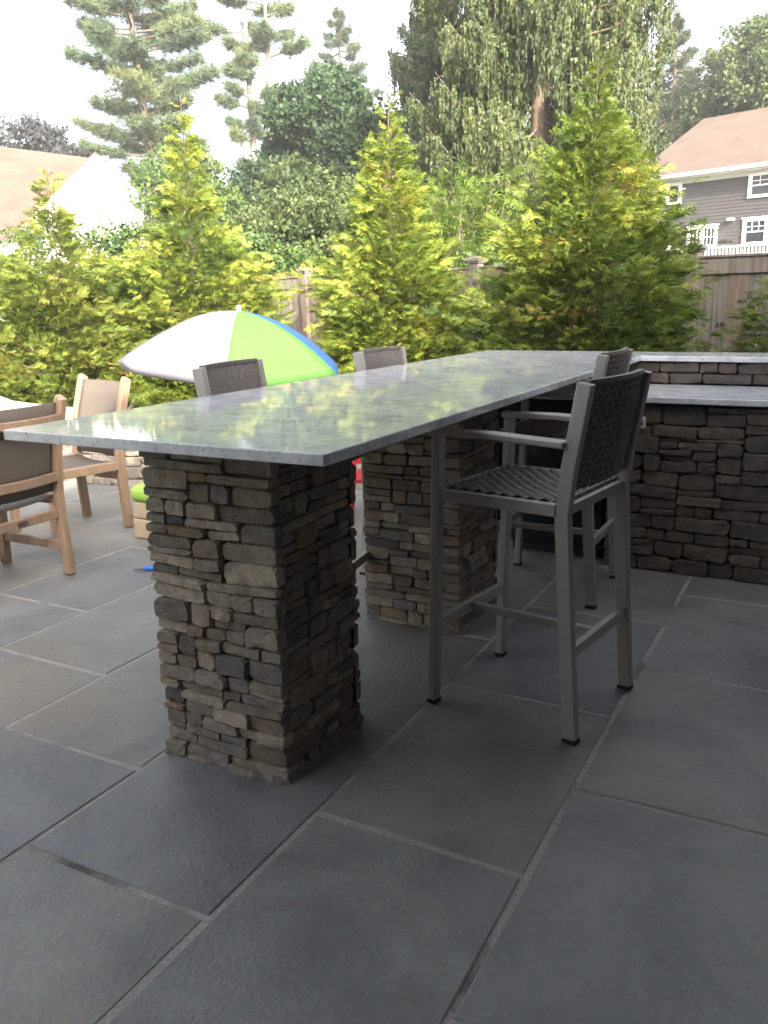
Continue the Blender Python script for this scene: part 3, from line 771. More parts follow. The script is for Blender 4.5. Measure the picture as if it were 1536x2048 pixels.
PINE = [tri(pine_tuft(s)) for s in range(4)]
def leaf_cluster(seed, n=5, w=.62):
    r = np.random.default_rng(seed); it = []
    for i in range(n):
        d = norm(r.normal(0,1,3)); b = r.normal(0,.45,3); nn = norm(r.normal(0,1,3)+np.array([0,0,.8])); it.append((b, d, r.uniform(.7,1.1), w, nn))
    return leaf_quads(it)
LEAF = [leaf_cluster(s) for s in range(4)]
LEAFT = [tri(leaf_cluster(s+9, 5), 1.1) for s in range(4)]
def weep_strand(seed, n=11):
    r = np.random.default_rng(seed); it = []
    for i in range(n):
        t = i/n
        for q in range(2):
            an = r.uniform(0, 6.28); it.append(((math.cos(an)*.012, math.sin(an)*.012, -t+r.uniform(-.03,.03)), (math.cos(an)*.10, math.sin(an)*.10, -1), .15, .042*(1.15-.5*t), (math.sin(an),-math.cos(an),.1)))
    return leaf_quads(it)
WEEP = [tri(weep_strand(s), 1.0) for s in range(4)]
def crown(name, parts, m, parent):
    """parts: list of (template, pos, frames, scales, rndvals)"""
    V = []; F = []; Rn = []; k = 0
    for (tv, tf), pos, fr, sc, rv in parts:
        if len(pos) == 0: continue
        v, f = scatter(tv, tf, pos, fr, sc); V.append(v); F.append(f+k); k += len(v); Rn.append(rnd_faces(rv, len(tf)))
    return np_mesh(name, np.concatenate(V), np.concatenate(F), m, parent, np.concatenate(Rn))
def split(T, pos, fr, sc, rv):
    n = len(T); idx = rng.integers(0, n, len(pos)); return [(T[i], pos[idx==i], fr[idx==i], sc[idx==i], rv[idx==i]) for i in range(n)]

def arborvitae(x, y, H, prof, label, m, seed, nb=330, per=15, size=.17, leader=.0, lean=(0,0), brown=.008, group='arborvitae along the fence'):
    global rng
    rng = np.random.default_rng(seed)
    root = tag(empty('arborvitae', (x, y, .07)), label, 'arborvitae', group)
    hs, rs = zip(*prof)
    tip = np.array([lean[0], lean[1], H])
    MB().tube([(0,0,-.05),(lean[0]*.3,lean[1]*.3,H*.35),(lean[0]*.7,lean[1]*.7,H*.7),(lean[0],lean[1],H)], [.04,.022,.010,.003], 8).build('trunk', MT['bark_arb'], root, 0, True)
    zz = np.linspace(.02*H, .985*H, 400); wz = np.interp(zz, hs, rs)**.8+.05; h = np.sort(rng.choice(zz, nb, p=wz/wz.sum())+rng.uniform(0,.01,nb))
    az = np.arange(nb)*2.39996+rng.normal(0,.35,nb)
    rad = np.interp(h, hs, rs)*rng.choice([.72,.84,.92,.98,1.02,1.10], nb)*.86*(1+.24*np.sin(3*az+h*2.1+seed)*np.sin(h*3.1+1.7*seed))
    P = []; D = []; S = []; RV = []; br = MB()
    for i in range(nb):
        out = np.array([math.cos(az[i]), math.sin(az[i]), 0.0]); side = np.array([-out[1], out[0], 0])
        rise = rad[i]*rng.uniform(.1,.5)*(1+1.0*(h[i]/H)**2)
        base = np.array([lean[0]*h[i]/H, lean[1]*h[i]/H, max(.04, h[i]-rise)])
        k = max(5, int(per*min(1.25, .35+rad[i]/.6)*(1-.45*(h[i]/H)**2)))
        t = np.where(rng.uniform(size=k) < .55, rng.normal(.86,.12,k), rng.uniform(.0,.85,k))
        bp = base+out*rad[i]*t[:,None]; bp[:,2] += rise*t**1.6-.10*rad[i]*t
        sp = rng.normal(0, .12*rad[i]+.035, k)*(.4+.6*t); bp += side*sp[:,None]; bp[:,2] += rng.normal(0,.05,k)
        sg = np.sign(sp)*rng.uniform(.1,.9,k)
        d = out*1.0+side*sg[:,None]+np.array([0,0,1])*rng.uniform(-.15,.7,k)[:,None]
        P.append(bp); D.append(d); S.append(size*rng.uniform(.55,1.15,k)*(.7+.4*t)); tone = rng.normal(.46,.19)
        RV.append(np.clip(tone+rng.normal(0,.12,k), 0, .86) if rng.uniform() > brown else np.full(k, .97))
        if i % 3 == 0 and rad[i] > .15:
            br.tube([base, base+out*rad[i]*.5+np.array([0,0,rise*.25]), base+out*rad[i]*.9+np.array([0,0,rise*.8])], [.010,.006,.002], 4, False)
    if leader:                                   # sparse spindly tip
        k = int(leader*46); t = rng.uniform(0, 1, k); z = H*(1-.3*(1-t)*leader); a = rng.uniform(0, 6.28, k); rr = .03+.10*(1-t)*rng.uniform(.4,1.2,k)
        P.append(np.stack([lean[0]*z/H+np.cos(a)*rr*.3, lean[1]*z/H+np.sin(a)*rr*.3, z], 1)); D.append(np.stack([np.cos(a), np.sin(a), rng.uniform(.3,1.2,k)], 1)); S.append(size*rng.uniform(.5,1.0,k)); RV.append(rng.uniform(.4,.9,k))
    P = np.concatenate(P); D = np.concatenate(D); S = np.concatenate(S); RV = np.concatenate(RV)
    keep = P[:,2] > .05; P, D, S, RV = P[keep], D[keep], S[keep], RV[keep]
    fr = frames(D, rng.normal(0,.95,len(P)))
    crown('crown', split(ARB, P, fr, S, RV), m, root)
    kind(br.build('branches', MT['bark'], root), 'stuff')
    return root
arborvitae(-7.75, 6.92, 2.75, [(0,.7),(.4,.95),(1.3,1.0),(1.7,.92),(1.95,.66),(2.15,.34),(2.35,.16),(2.75,.03)], 'leftmost arborvitae with browning foliage, cut by the left edge', MT['arb_brown'], 1, 340, 42, .15, 1.0, brown=.03)
arborvitae(-6.62, 7.85, 3.6, [(0,.7),(.5,.96),(1.55,.98),(1.85,.86),(2.1,.64),(2.35,.42),(2.6,.26),(2.9,.14),(3.2,.07),(3.6,.02)], 'arborvitae with a thin leader directly behind the umbrella', MT['arb'], 2, 350, 42, .145, 1.0)
arborvitae(-3.90, 7.52, 3.2, [(0,.6),(.4,.78),(1.3,.80),(1.6,.71),(1.85,.55),(2.1,.42),(2.4,.30),(2.65,.20),(2.9,.09),(3.2,.02)], 'sunlit yellow green arborvitae in the middle, between two fence posts', MT['arb'], 3, 370, 42, .13, 1.0)
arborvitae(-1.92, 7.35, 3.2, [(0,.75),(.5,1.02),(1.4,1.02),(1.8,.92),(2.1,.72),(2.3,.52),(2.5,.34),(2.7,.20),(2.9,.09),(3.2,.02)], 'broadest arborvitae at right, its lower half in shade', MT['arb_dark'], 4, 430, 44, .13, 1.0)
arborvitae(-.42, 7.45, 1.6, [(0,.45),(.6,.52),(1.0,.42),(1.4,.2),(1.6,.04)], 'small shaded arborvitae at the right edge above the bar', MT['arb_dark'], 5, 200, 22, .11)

# bare dry twigs and small plants at the foot of the hedge
def twigs(x, y, label):
    root = MB(); r = random.Random(3)
    for i in range(60):
        a = r.uniform(0, 6.28); l = r.uniform(.25,.6); p = Vector((r.uniform(-.1,.1), r.uniform(-.1,.1), 0)); pts = [p]
        d = Vector((math.cos(a)*.7, math.sin(a)*.7, r.uniform(.5,1.2))).normalized()
        for k in range(3):
            pts.append(pts[-1]+d*l/3); d = (d+Vector((r.uniform(-.5,.5), r.uniform(-.5,.5), r.uniform(-.5,.2)))).normalized()
        root.tube(pts, [.006,.005,.004,.002], 4, False)
    o = root.build('dry_shrub', MT['bark'], None); o.location = (x, y, .07); return tag(o, label, 'shrub')
twigs(-6.75, 6.5, 'tangle of bare dry twigs above the seat wall, behind the facing chair')

def deciduous(name, x, y, blobs, n, size, m, label, cat, trunk_h, trunk_r, seed, group=None, z0=0, tv=LEAF, bark='bark'):
    """blobs: (cx,cy,cz,rx,ry,rz) relative to base; leaves gather near the blob surfaces in clumps"""
    global rng
    rng = np.random.default_rng(seed)
    root = tag(empty(name, (x, y, z0)), label, cat, group)
    vol = np.array([b[3]*b[4]+b[3]*b[5]+b[4]*b[5] for b in blobs]); cnt = (n*vol/vol.sum()).astype(int)
    P = []; D = []; RV = []
    for b, k in zip(blobs, cnt):
        c = np.array(b[:3]); r = np.array(b[3:])
        nc = max(6, k//26); cd = norm(rng.normal(0,1,(nc,3))); cr = rng.uniform(.72,1.06,nc)[:,None]; cc = c+cd*cr*r
        idx = rng.integers(0, nc, k); sp = r.mean()*rng.uniform(.12,.26,nc)[idx][:,None]
        p = cc[idx]+rng.normal(0,1,(k,3))*sp*np.array([1,1,.7]); P.append(p); D.append(norm(p-c)+rng.normal(0,.5,(k,3)))
        RV.append(np.clip(rng.normal(.5,.17,nc)[idx]+rng.normal(0,.12,k), 0, 1))
    P = np.concatenate(P); D = np.concatenate(D); RV = np.concatenate(RV)
    keep = P[:,2] > .1; P, D, RV = P[keep], D[keep], RV[keep]
    crown('crown', split(tv, P, frames(D, rng.uniform(0,6.28,len(P))), size*rng.uniform(.6,1.3,len(P)), RV), m, root)
    mb = MB(); mb.tube([(0,0,-.1),(0.03*trunk_h,0,trunk_h*.5),(0,0,trunk_h)], [trunk_r,trunk_r*.75,trunk_r*.5], 8)
    for b in blobs[:7]:
        mb.tube([(0,0,trunk_h*.7),(b[0]*.4,b[1]*.4,(trunk_h*.7+b[2])/2),(b[0]*.9,b[1]*.9,b[2])], [trunk_r*.5,trunk_r*.35,trunk_r*.12], 6, False)
    mb.build('trunk', MT[bark], root, 0, True)
    return root
def blobset(r, n, rad, zc, zr, br, zs=1.0):
    q = random.Random(r); o = []
    for i in range(n):
        a = q.uniform(0, 6.28); d = rad*math.sqrt(q.uniform(0,1)); z = zc+zr*q.uniform(-1,1)*math.sqrt(max(.05,1-(d/rad)**2)); s = br*q.uniform(.7,1.25)
        o.append((d*math.cos(a), d*math.sin(a), z, s, s, s*zs))
    return o

# beyond the fence: shrubs and trees
GB = 'shrubs beyond the fence'; GT = 'trees beyond the fence'
deciduous('shrub', -8.3, 12.9, blobset(1,9,1.15,2.3,1.0,.62), 5200, .085, MT['grey_green'], 'grey green leafy shrub behind the fence, left of the middle arborvitae', 'shrub', 1.8, .06, 31, GB)
deciduous('shrub', -6.9, 12.3, blobset(2,8,.9,2.0,1.0,.55), 3800, .085, MT['grey_green'], 'tall shrub behind the middle arborvitae', 'shrub', 1.6, .06, 32, GB)
deciduous('shrub', -7.25, 10.7, blobset(3,6,.75,1.5,.45,.40), 2400, .075, MT['privet'], 'low bright green bush rising over the fence left of the near post', 'shrub', 1.2, .05, 33, GB)
deciduous('privet', -8.8, 8.95, blobset(4,10,.9,1.35,.95,.5), 5200, .07, MT['privet'], 'dense green privet between the two left arborvitae', 'shrub', 1.6, .06, 34, GB)
deciduous('privet', -10.2, 8.3, blobset(5,9,1.1,1.3,.9,.55), 4200, .08, MT['privet'], 'green privet behind the leftmost arborvitae', 'shrub', 1.6, .06, 35, GB)
deciduous('privet', -7.55, 10.15, blobset(6,8,.45,1.6,1.1,.40), 3600, .07, MT['privet'], 'narrow green privet on the right flank of the umbrella arborvitae', 'shrub', 1.6, .06, 36, GB)
deciduous('shrub', -4.35, 10.6, blobset(7,6,.7,1.35,.5,.42), 2600, .075, MT['green'], 'bright bush behind the fence at the foot of the bamboo', 'shrub', 1.0, .05, 37, GB)

def bamboo(x, y, label):
    global rng
    rng = np.random.default_rng(77)
    root = tag(empty('bamboo', (x, y, 0)), label, 'bamboo')
    P = []; D = []; mb = MB()
    for i in range(120):
        a = rng.uniform(0,6.28); b = np.array([rng.normal(0,.28), rng.normal(0,.28), 0]); H = rng.uniform(2.6,4.0); o = np.array([math.cos(a), math.sin(a), 0])*rng.uniform(.3,.95)
        pts = [b+o*(t**2.2)+np.array([0,0,H*(t-.22*t**4)]) for t in np.linspace(0,1,7)]
        mb.tube(pts, [.010,.009,.008,.006,.005,.003,.002], 4, False)
        k = 60; t = rng.uniform(.3,1,k); q = b+o*(t**2.2)[:,None]; q[:,2] = H*(t-.22*t**4); P.append(q+rng.normal(0,.04,(k,3)))
        d = np.tile(norm(o), (k,1))+rng.normal(0,.55,(k,3)); d[:,2] = rng.uniform(-.3,.8,k); D.append(d)
    P = np.concatenate(P); D = np.concatenate(D); tv = leaf_quads([((0,0,0),(1,0,-.2),1,.11,(0,0,1)),((.1,0,0),(.8,.5,-.3),.8,.1,(0,0,1)),((.1,0,0),(.8,-.5,-.1),.8,.1,(0,0,1))])
    crown('foliage', [(tv, P, frames(D, rng.normal(0,.6,len(P))), rng.uniform(.10,.22,len(P)), np.clip(rng.normal(.5,.2,len(P)),0,1))], MT['bamboo'], root)
    mb.build('culms', MT['bark_pale'], root)
bamboo(-4.95, 11.5, 'feathery pale green bamboo clump behind the fence, right of the middle arborvitae')

def weeping(x, y, H, prof, label, m, seed, nb, strands, slen, ssz, group=GT):
    global rng
    rng = np.random.default_rng(seed)
    root = tag(empty('weeping_spruce', (x, y, 0)), label, 'spruce tree', group)
    hs, rs = zip(*prof); mb = MB(); P = []; S = []; RV = []
    MB().tube([(0,0,-.1),(0,0,H*.5),(0,0,H)], [.26,.16,.02], 8).build('trunk', MT['bark'], root, 0, True)
    for i in range(nb):
        h = H*(i+rng.uniform())/nb; R = np.interp(h, hs, rs)*rng.uniform(.7,1.15); a = i*2.39996+rng.normal(0,.3)
        out = np.array([math.cos(a), math.sin(a), 0]); side = np.array([-out[1], out[0], 0])
        z = lambda t: h-.25*R*np.sin(t*2.2)+.30*R*t**2.5
        pts = [out*R*t+np.array([0,0,z(t)]) for t in np.linspace(0,1,6)]
        mb.tube(pts, [.045,.035,.028,.02,.012,.006], 4, False)
        k = strands; t = rng.uniform(.15,1,k)**.7
        b = out*R*t[:,None]; b[:,2] = z(t); b += side*(rng.normal(0,.16,k)*(1.15-t*.4)*R*.6)[:,None]; b[:,2] -= rng.uniform(0,.15,k)
        tone = rng.normal(.45,.15)
        P.append(b); S.append(np.stack([ssz*rng.uniform(.7,1.3,k)]*2+[slen*rng.uniform(.4,1.25,k)*(.6+.5*np.sin(np.pi*np.minimum(t,.95)))], 1)); RV.append(np.clip(tone+rng.normal(0,.15,k),0,1))
    P = np.concatenate(P); S = np.concatenate(S); RV = np.concatenate(RV)
    an = rng.uniform(0,6.28,len(P)); fr = frames(np.stack([np.cos(an), np.sin(an), np.zeros(len(P))], 1))
    crown('crown', split(WEEP, P, fr, S, RV), m, root)
    kind(mb.build('branches', MT['bark'], root, 0, True), 'stuff')
weeping(-5.35, 16.4, 13.5, [(0,2.2),(2.0,2.45),(5,2.35),(8,1.95),(11,1.1),(13.5,.1)], 'huge weeping spruce with hanging curtains of foliage, centre right', MT['weep'], 41, 250, 90, .66, 1.3)
weeping(-8.9, 19.6, 9.2, [(0,1.5),(3,1.7),(6,1.4),(8,.7),(9.2,.1)], 'darker drooping spruce against the left side of the huge weeping spruce', MT['spruce'], 42, 120, 60, .55, 1.5)

def conifer(name, x, y, H, z_lo, prof, label, m, seed, nb, tufts, tsz, rise=.1, droop=.0, trunk=.2, twin=None, lean=(0,0), gap=0.0, group=GT, T=PINE, flat=.35, bark='bark'):
    global rng
    rng = np.random.default_rng(seed)
    root = tag(empty(name, (x, y, 0)), label, cat_of(name), group)
    hs, rs = zip(*prof); P = []; D = []; RV = []; mb = MB()
    stems = [np.zeros(3)]+([np.array(twin)] if twin else [])
    for s in stems:
        tb_ = MB().tube([s+np.array([lean[0]*t, lean[1]*t, H*t-.1]) for t in (0,.35,.7,1)], [trunk,trunk*.8,trunk*.5,trunk*.1], 8)
        tb_.build('trunk', MT[bark], root, 0, True)
    whorl = None
    for i in range(nb):
        h = z_lo+(H-z_lo)*((i+rng.uniform())/nb)
        if gap and rng.uniform() < gap: continue
        R = np.interp(h, hs, rs)*rng.uniform(.55,1.15); a = i*2.39996+rng.normal(0,.5); s = stems[rng.integers(len(stems))]
        out = np.array([math.cos(a), math.sin(a), 0]); side = np.array([-out[1], out[0], 0]); base = s+np.array([lean[0]*h/H, lean[1]*h/H, h])
        zf = lambda t: rise*R*t-droop*R*np.sin(t*2.4)+.10*R*t**3
        mb.tube([base+out*R*t+np.array([0,0,zf(t)]) for t in np.linspace(0,1,4)], [.05*trunk/.2,.035*trunk/.2,.02*trunk/.2,.008], 4, False)
        k = max(4, int(tufts*(.4+R/max(rs)))); t = rng.uniform(.3,1.02,k)**.8
        q = base+out*R*t[:,None]; q[:,2] += zf(t); q += side*(rng.normal(0,.17,k)*R*(1.2-.5*t))[:,None]; q[:,2] += rng.normal(0,.10,k)*flat*2
        d = out+side*rng.normal(0,.7,k)[:,None]; d[:,2] += rng.uniform(-.1,.5,k); P.append(q); D.append(d); RV.append(np.clip(rng.normal(.48,.16)+rng.normal(0,.15,k),0,1))
    P = np.concatenate(P); D = np.concatenate(D); RV = np.concatenate(RV)
    crown('crown', split(T, P, frames(D, rng.uniform(0,6.28,len(P))), tsz*rng.uniform(.65,1.25,len(P)), RV), m, root)
    kind(mb.build('branches', MT[bark], root, 0, True), 'stuff')
def cat_of(n): return {'white_pine':'pine tree','spruce':'spruce tree'}[n]
conifer('white_pine', -26.3, 29.9, 17.6, 6.8, [(6.8,2.2),(8.5,3.0),(12,2.7),(15,1.9),(17.6,.3)], 'tall broad white pine against the sky at upper left', MT['pine'], 51, 96, 150, .40, .10, 0, .24, None, (-1.2,-.6), .12, bark='bark')
conifer('white_pine', -23.3, 32.4, 16.2, 6.0, [(6.0,1.1),(9,1.3),(12,1.9),(14.5,1.9),(16.2,.6)], 'spindly twin trunked pine with tufted crown, second from the upper left', MT['pine'], 52, 72, 120, .40, .12, 0, .22, (.75,.45,0), (-.3,0), .25, bark='bark_pale')
conifer('spruce', -25.3, 43.2, 16.5, 3.0, [(3,3.4),(9,2.8),(13,1.9),(15.5,.8),(16.5,.1)], 'distant thin pointed spruce rising above the dark maple', MT['spruce'], 53, 120, 80, .34, .0, .12, .22, None, (0,0), .05)
conifer('spruce', -7.3, 40.5, 12.7, 2.0, [(2,2.6),(8,2.0),(11,1.0),(12.7,.08)], 'dark pointed spruce behind the roof of the grey house', MT['spruce'], 54, 110, 60, .32, .0, .14, .2, None, (0,0), .05)
deciduous('maple_tree', -16.1, 25.5, blobset(11,16,1.35,6.1,2.2,.85), 11000, .17, MT['maple'], 'dense dark green maple left of centre below the thin spruce', 'tree', 4.5, .2, 61, GT, tv=LEAFT)
deciduous('beech_tree', -34.2, 29.9, blobset(12,12,2.2,7.6,1.9,1.2), 9000, .20, MT['beech'], 'dark purple tree above the roof at far left', 'tree', 5.5, .3, 62, GT, tv=LEAFT)
deciduous('maple_tree', -4.9, 42.5, blobset(13,18,3.2,9.0,3.2,1.5), 16000, .20, MT['grey_green'], 'big leafy tree behind the grey house at upper right', 'tree', 6, .3, 63, GT, tv=LEAFT)
deciduous('maple_tree', -1.2, 45.5, blobset(14,14,2.6,10.5,3.2,1.5), 12000, .20, MT['grey_green'], 'tall leafy tree at the upper right edge', 'tree', 6, .3, 64, GT, tv=LEAFT)
# middle ground filling the gaps under the pines
deciduous('maple_tree', -19.4, 26.6, blobset(15,12,1.6,4.2,1.6,.95), 6500, .18, MT['maple'], 'dark low tree under the twin trunked pine', 'tree', 3, .16, 65, GT, tv=LEAFT)
deciduous('maple_tree', -21.5, 25.2, blobset(16,12,1.7,4.3,1.7,.95), 6000, .18, MT['green'], 'rounded green tree under the broad white pine', 'tree', 3, .16, 66, GT, tv=LEAFT)
deciduous('maple_tree', -12.6, 20.6, blobset(17,12,1.5,3.4,1.3,.85), 6500, .15, MT['grey_green'], 'low grey green tree in front of the dark maple', 'tree', 2.6, .14, 67, GT, tv=LEAFT)
deciduous('maple_tree', -10.2, 21.8, blobset(18,12,1.4,4.4,2.0,.85), 6500, .15, MT['maple'], 'shaded tree behind the top of the middle arborvitae', 'tree', 3, .15, 68, GT, tv=LEAFT)
deciduous('maple_tree', -15.8, 21.0, blobset(19,10,1.5,3.0,1.2,.8), 5200, .15, MT['green'], 'low green tree behind the umbrella arborvitae', 'tree', 2.4, .13, 69, GT, tv=LEAFT)

# ------------------------------------------------------------------ houses
def oriented(name, loc, rz, label, cat='house'):
    return tag(empty(name, loc, rz), label, cat)
def lap(mb, x0, x1, z0, z1, y, ex=.115, t=.018):    # lap siding facing -Y
    z = z0
    while z < z1-1e-4:
        zt = min(z+ex, z1); mb.add([(x0,y-t,z),(x1,y-t,z),(x1,y-.002,zt),(x0,y-.002,zt),(x0,y,z),(x1,y,z)], [(0,1,2,3),(4,5,1,0)]); z = zt
def roof_uv(o, sx=1.0):
    me = o.data; uv = me.uv_layers.new(name='UVMap')
    for p in me.polygons:
        n = p.normal; u = Vector((0,0,1)).cross(n); u = u.normalized() if u.length > 1e-3 else Vector((1,0,0)); w = n.cross(u)
        for li in p.loop_indices:
            c = me.vertices[me.loops[li].vertex_index].co; uv.data[li].uv = (c.dot(u), c.dot(w))
def window(parent, x0, x1, z0, z1, y, cols=2, rows=2, sash=2, units=1, head=True, m='trim'):
    t = .09
    w = MB().box(x0-t,x0,y-.05,y+.02,z0-t,z1+t).box(x1,x1+t,y-.05,y+.02,z0-t,z1+t).box(x0,x1,y-.05,y+.02,z1,z1+t).box(x0-.0,x1,y-.06,y+.02,z0-t,z0)
    if head: w.box(x0-t-.04,x1+t+.04,y-.08,y+.0,z1+t+.001,z1+t+.05)
    for q in range(1, units): xm = x0+(x1-x0)*q/units; w.box(xm-.05,xm+.05,y-.047,y+.02,z0,z1)
    o = w.build('window', MT[m], parent)
    for q in range(units):
        a = x0+(x1-x0)*q/units+(.05 if q else 0); b = x0+(x1-x0)*(q+1)/units-(.05 if q < units-1 else 0)
        MB().box(a,b,y-.008,y-.002,z0,z1).build('pane', MT['glass'], o)
        g = MB(); zm = (z0+z1)/2
        if sash == 2: g.box(a,b,y-.03,y-.009,zm-.022,zm+.022)
        for c in range(1, cols): xc = a+(b-a)*c/cols; g.box(xc-.011,xc+.011,y-.024,y-.0085,(zm+.022) if sash == 2 else z0,z1)
        zb = zm if sash == 2 else z0
        for r in range(1, rows): zr = zb+(z1-zb)*r/rows; g.box(a,b,y-.0225,y-.0095,zr-.011,zr+.011)
        g.box(a,a+.035,y-.028,y-.0075,z0,z1).box(b-.035,b,y-.0285,y-.0075,z0,z1)
        g.build('sash', MT[m], o)
    return o
# grey house, right: wall runs from (-6.0,33.5) to the right and nearer
ax = Vector((-2.667+5.99, 32.29-33.468, 0)); ang = math.atan2(ax.y, ax.x)
gh = oriented('grey_house', (-5.99, 33.468, 0), ang, 'grey clapboard house with tan shingle roof at right')
# local x along the wall; x=0 at the picture's left visible eave point
X0, X1, EV, RG, DP = -1.2, 9.0, 5.47, 8.2, 10.0
body = MB(); lap(body, X0, X1, -.05, EV, 0); body.build('wall', MT['siding'], gh)
MB().box(X0, X1, .001, DP, -.05, EV).build('wall_core', MT['siding'], gh)
gm_ = MB().add([(X0,.0,EV),(X0,DP,EV),(X0,DP/2,RG-.15),(X1,.0,EV),(X1,DP,EV),(X1,DP/2,RG-.15)], [(0,2,1),(3,4,5)]); gm_.build('gable', MT['siding'], gh)
s_ = (RG-EV)/(DP/2+.4)
rf = MB().add([(X0-.3,-.4,EV+.12),(X1+.3,-.4,EV+.12),(X1+.3,DP/2,RG+.12),(X0-.3,DP/2,RG+.12),(X0-.3,DP+.4,EV+.12),(X1+.3,DP+.4,EV+.12),
               (X0-.3,-.4,EV-.02),(X1+.3,-.4,EV-.02),(X1+.3,DP/2,RG-.02),(X0-.3,DP/2,RG-.02),(X0-.3,DP+.4,EV-.02),(X1+.3,DP+.4,EV-.02)],
              [(0,1,2,3),(3,2,5,4),(7,6,9,8),(8,9,10,11),(0,3,9,6),(3,4,10,9),(2,1,7,8),(5,2,8,11),(4,5,11,10),(1,0,6,7)]).build('roof', MT['roof_tan'], gh); roof_uv(rf)
MB().box(X0-.3, X1+.3, -.52, -.405, EV-.02, EV+.11).build('gutter', MT['gutter'], rf, .01)
MB().box(X0-.3, X1+.3, -.40, -.0, EV-.045, EV-.022).build('soffit', MT['gutter'], rf)
MB().box(X0, X1, -.045, -.021, EV-.20, EV-.047).build('frieze', MT['gutter'], gh)
window(gh, .0, .42, 4.70, 5.24, -.02, 1, 1, 2, 1, False)
window(gh, 3.02, 3.92, 4.64, 5.24, -.02, 3, 2, 2, 1, False)
window(gh, .92, 1.86, 3.13, 3.68, -.02, 3, 2, 1, 2, True)
window(gh, 2.94, 4.4, 3.13, 3.80, -.02, 3, 2, 2, 2, True)
window(gh, -.35, .12, 3.10, 3.68, -.02, 2, 2, 1, 1, True)
for lx, lz in ((2.43, 3.92), (.60, 5.10), (1.26, 4.05)):
    sz = .10 if lx > 2 else .055
    MB().box(lx-sz*1.2,lx+sz*1.2,-.03-sz*1.4,-.022,lz-sz*.45,lz+sz*.45).build('lamp', MT['trim'] if lx != 1.26 else MT['siding'], gh, .02)
dk = MB().box(.6, 6.5, -2.6, -.03, 2.55, 2.66).build('deck', MT['trim'], gh)
MB().box(.6, 6.5, -2.62, -2.54, 2.86, 2.92).build('rail', MT['trim'], dk)
for i in range(50): MB().box(.62+i*.118, .655+i*.118, -2.6, -2.56, 2.661, 2.859).build('baluster', MT['trim'], dk)
for i in range(4): MB().box(.65+i*1.9, .77+i*1.9, -2.6, -2.48, -.05, 2.549).build('deck_post', MT['trim'], dk)

# white gabled house, left: gable faces the camera, ridge runs left and nearer
pk = Vector((-22.79, 22.46, 0)); rd = Vector((-21.647+22.79-1.6, 17.759-22.463, 0)).normalized()
lang = math.atan2(rd.y, rd.x)
lh = oriented('white_house', (-22.79, 22.46, 0), 0, 'white gabled house with brown shingle roof behind the hedge at far left')
gdir = Vector((-21.954+23.686, 23.281-21.516, 0)).normalized()        # along the gable, left to right
gd = Vector((-gdir.y, gdir.x, 0))                                      # away from the camera
PKZ, EVZ, HW, LN = 6.45, 4.55, 2.1, 9.0
rdir = (-gdir*.92-Vector((0,0,0))+(-gd)*.15).normalized()
def LH(u, v, z): p = gdir*u+gd*v; return (p.x, p.y, z)
wall = MB().add([LH(-HW,0,-.05),LH(HW,0,-.05),LH(HW,0,EVZ),LH(0,0,PKZ),LH(-HW,0,EVZ),LH(-HW,7,-.05),LH(HW,7,-.05),LH(HW,7,EVZ),LH(0,7,PKZ),LH(-HW,7,EVZ)],
                [(0,1,2,3,4),(6,5,9,8,7),(1,6,7,2),(5,0,4,9)]); wall.build('gable_wall', MT['siding_white'], lh)
sl = (PKZ-EVZ)/HW
def slope(u, off): return PKZ-abs(u)*sl+off
rfm = MB()
for s in (-1, 1):
    a = [LH(0,-.04,PKZ+.05),LH(s*(HW+.12),-.04,slope(HW+.12,.05)),LH(s*(HW+.12),7.2,slope(HW+.12,.05)),LH(0,7.2,PKZ+.05)]
    b = [(x,y,z-.05) for x,y,z in a]; rfm.add(a+b, [(0,1,2,3),(7,6,5,4),(0,4,5,1),(1,5,6,2),(2,6,7,3)])
r1 = rfm.build('gable_roof', MT['roof_brown'], lh); roof_uv(r1)
# main wing to the left with its roof facing the camera
w2 = MB().add([LH(-11,1.6,-.05),LH(-HW+.01,1.6,-.05),LH(-HW+.01,1.6,4.0),LH(-11,1.6,4.0),LH(-11,9,-.05),LH(-HW+.01,9,-.05),LH(-HW+.01,9,4.0),LH(-11,9,4.0)], [(0,1,2,3),(5,4,7,6),(4,0,3,7),(1,5,6,2)])
w2.build('wing_wall', MT['siding_white'], lh)
a = [LH(-11.3,1.2,3.85),LH(-HW+1.1,1.2,3.85),LH(.4,5.3,7.05),LH(-11.3,5.3,8.2),LH(-11.3,9.4,3.85),LH(-HW+1.1,9.4,3.85)]
b = [(x,y,z-.1) for x,y,z in a]
r2_ = MB().add(a+b, [(0,1,2,3),(3,2,5,4),(7,6,9,8),(8,9,10,11),(0,6,7,1),(1,7,8,2),(2,8,11,5),(3,9,6,0),(4,10,9,3),(5,11,10,4)]).build('wing_roof', MT['roof_brown'], lh); roof_uv(r2_)

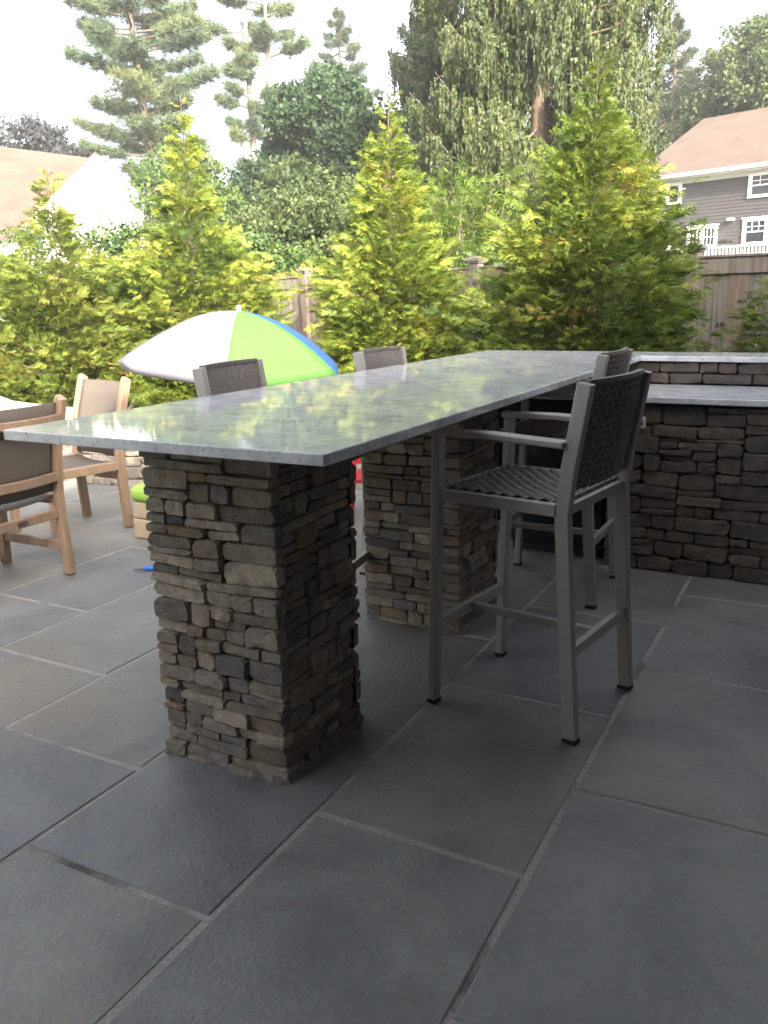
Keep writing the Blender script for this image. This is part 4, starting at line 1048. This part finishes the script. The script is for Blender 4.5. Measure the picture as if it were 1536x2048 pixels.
# distant roof between the left trees
dh = tag(empty('distant_house', (-37.3, 47.0, 0), math.radians(38)), 'far tan roof just visible between the trees left of centre', 'house')
MB().box(-4,4,-3,3,-.05,6.6).build('wall', MT['siding_white'], dh)
a = [(-4.4,-3.5,6.5),(4.4,-3.5,6.5),(4.4,0,8.9),(-4.4,0,8.9),(-4.4,3.5,6.5),(4.4,3.5,6.5)]
rr = MB().add(a, [(0,1,2,3),(3,2,5,4),(1,0,4,5),(0,3,4),(2,1,5)]).build('roof', MT['roof_tan'], dh); roof_uv(rr)

# the house that the patio belongs to: stands just right of the picture and shades the bar; its porch and rear wing are added light blockers
hs = tag(empty('patio_house', (.35, .07, 0), math.radians(-12.7)), 'dark shingled house beside the patio, outside the right edge of the picture', 'house')
HE = 3.62
MB().box(0, 7, -14, 6.6, -.05, HE).build('wall', MT['house_wall'], hs)
rp = MB().add([(-.42,-14.4,HE),(7.4,-14.4,HE),(7.4,7.0,HE),(-.42,7.0,HE),(3.5,-12,HE+1.3),(3.5,4.6,HE+1.3)], [(3,2,1,0),(0,1,4),(1,2,5,4),(2,3,5),(3,0,4,5)]).build('roof', MT['roof_tan'], hs); roof_uv(rp)
MB().box(-2.0, -.001, -6.0, 2.65, 2.5, 2.64).build('added_shade_roof', MT['house_wall'], hs)  # unseen roof, added to darken the paving at lower right
MB().box(-3.6, -.001, -6.0, -3.4, -.05, 3.3).build('wing_wall', MT['house_wall'], hs)  # unseen wall, added to block low sky behind the camera
for yy in (-3.1, -.8): MB().box(-1.95, -1.83, yy-.06, yy+.06, 0, 2.499).build('shade_roof_post', MT['trim'], hs)  # supports for the added roof, out of view

# ------------------------------------------------------------------ thin volume added to imitate veiling lens glare
hm, hn, hl, hb = mat('lens_glare_haze'); hn.remove(hb)
pv = hn.new('ShaderNodeVolumePrincipled'); pv.inputs['Color'].default_value = (.93,.95,.97,1); pv.inputs['Density'].default_value = .0017; pv.inputs['Anisotropy'].default_value = .2
hl.new(pv.outputs[0], hn['Material Output'].inputs['Volume'])
kind(MB().box(-510, 510, -510, 910, -1.2, 19.5).build('lens_glare_box', hm), 'stuff')
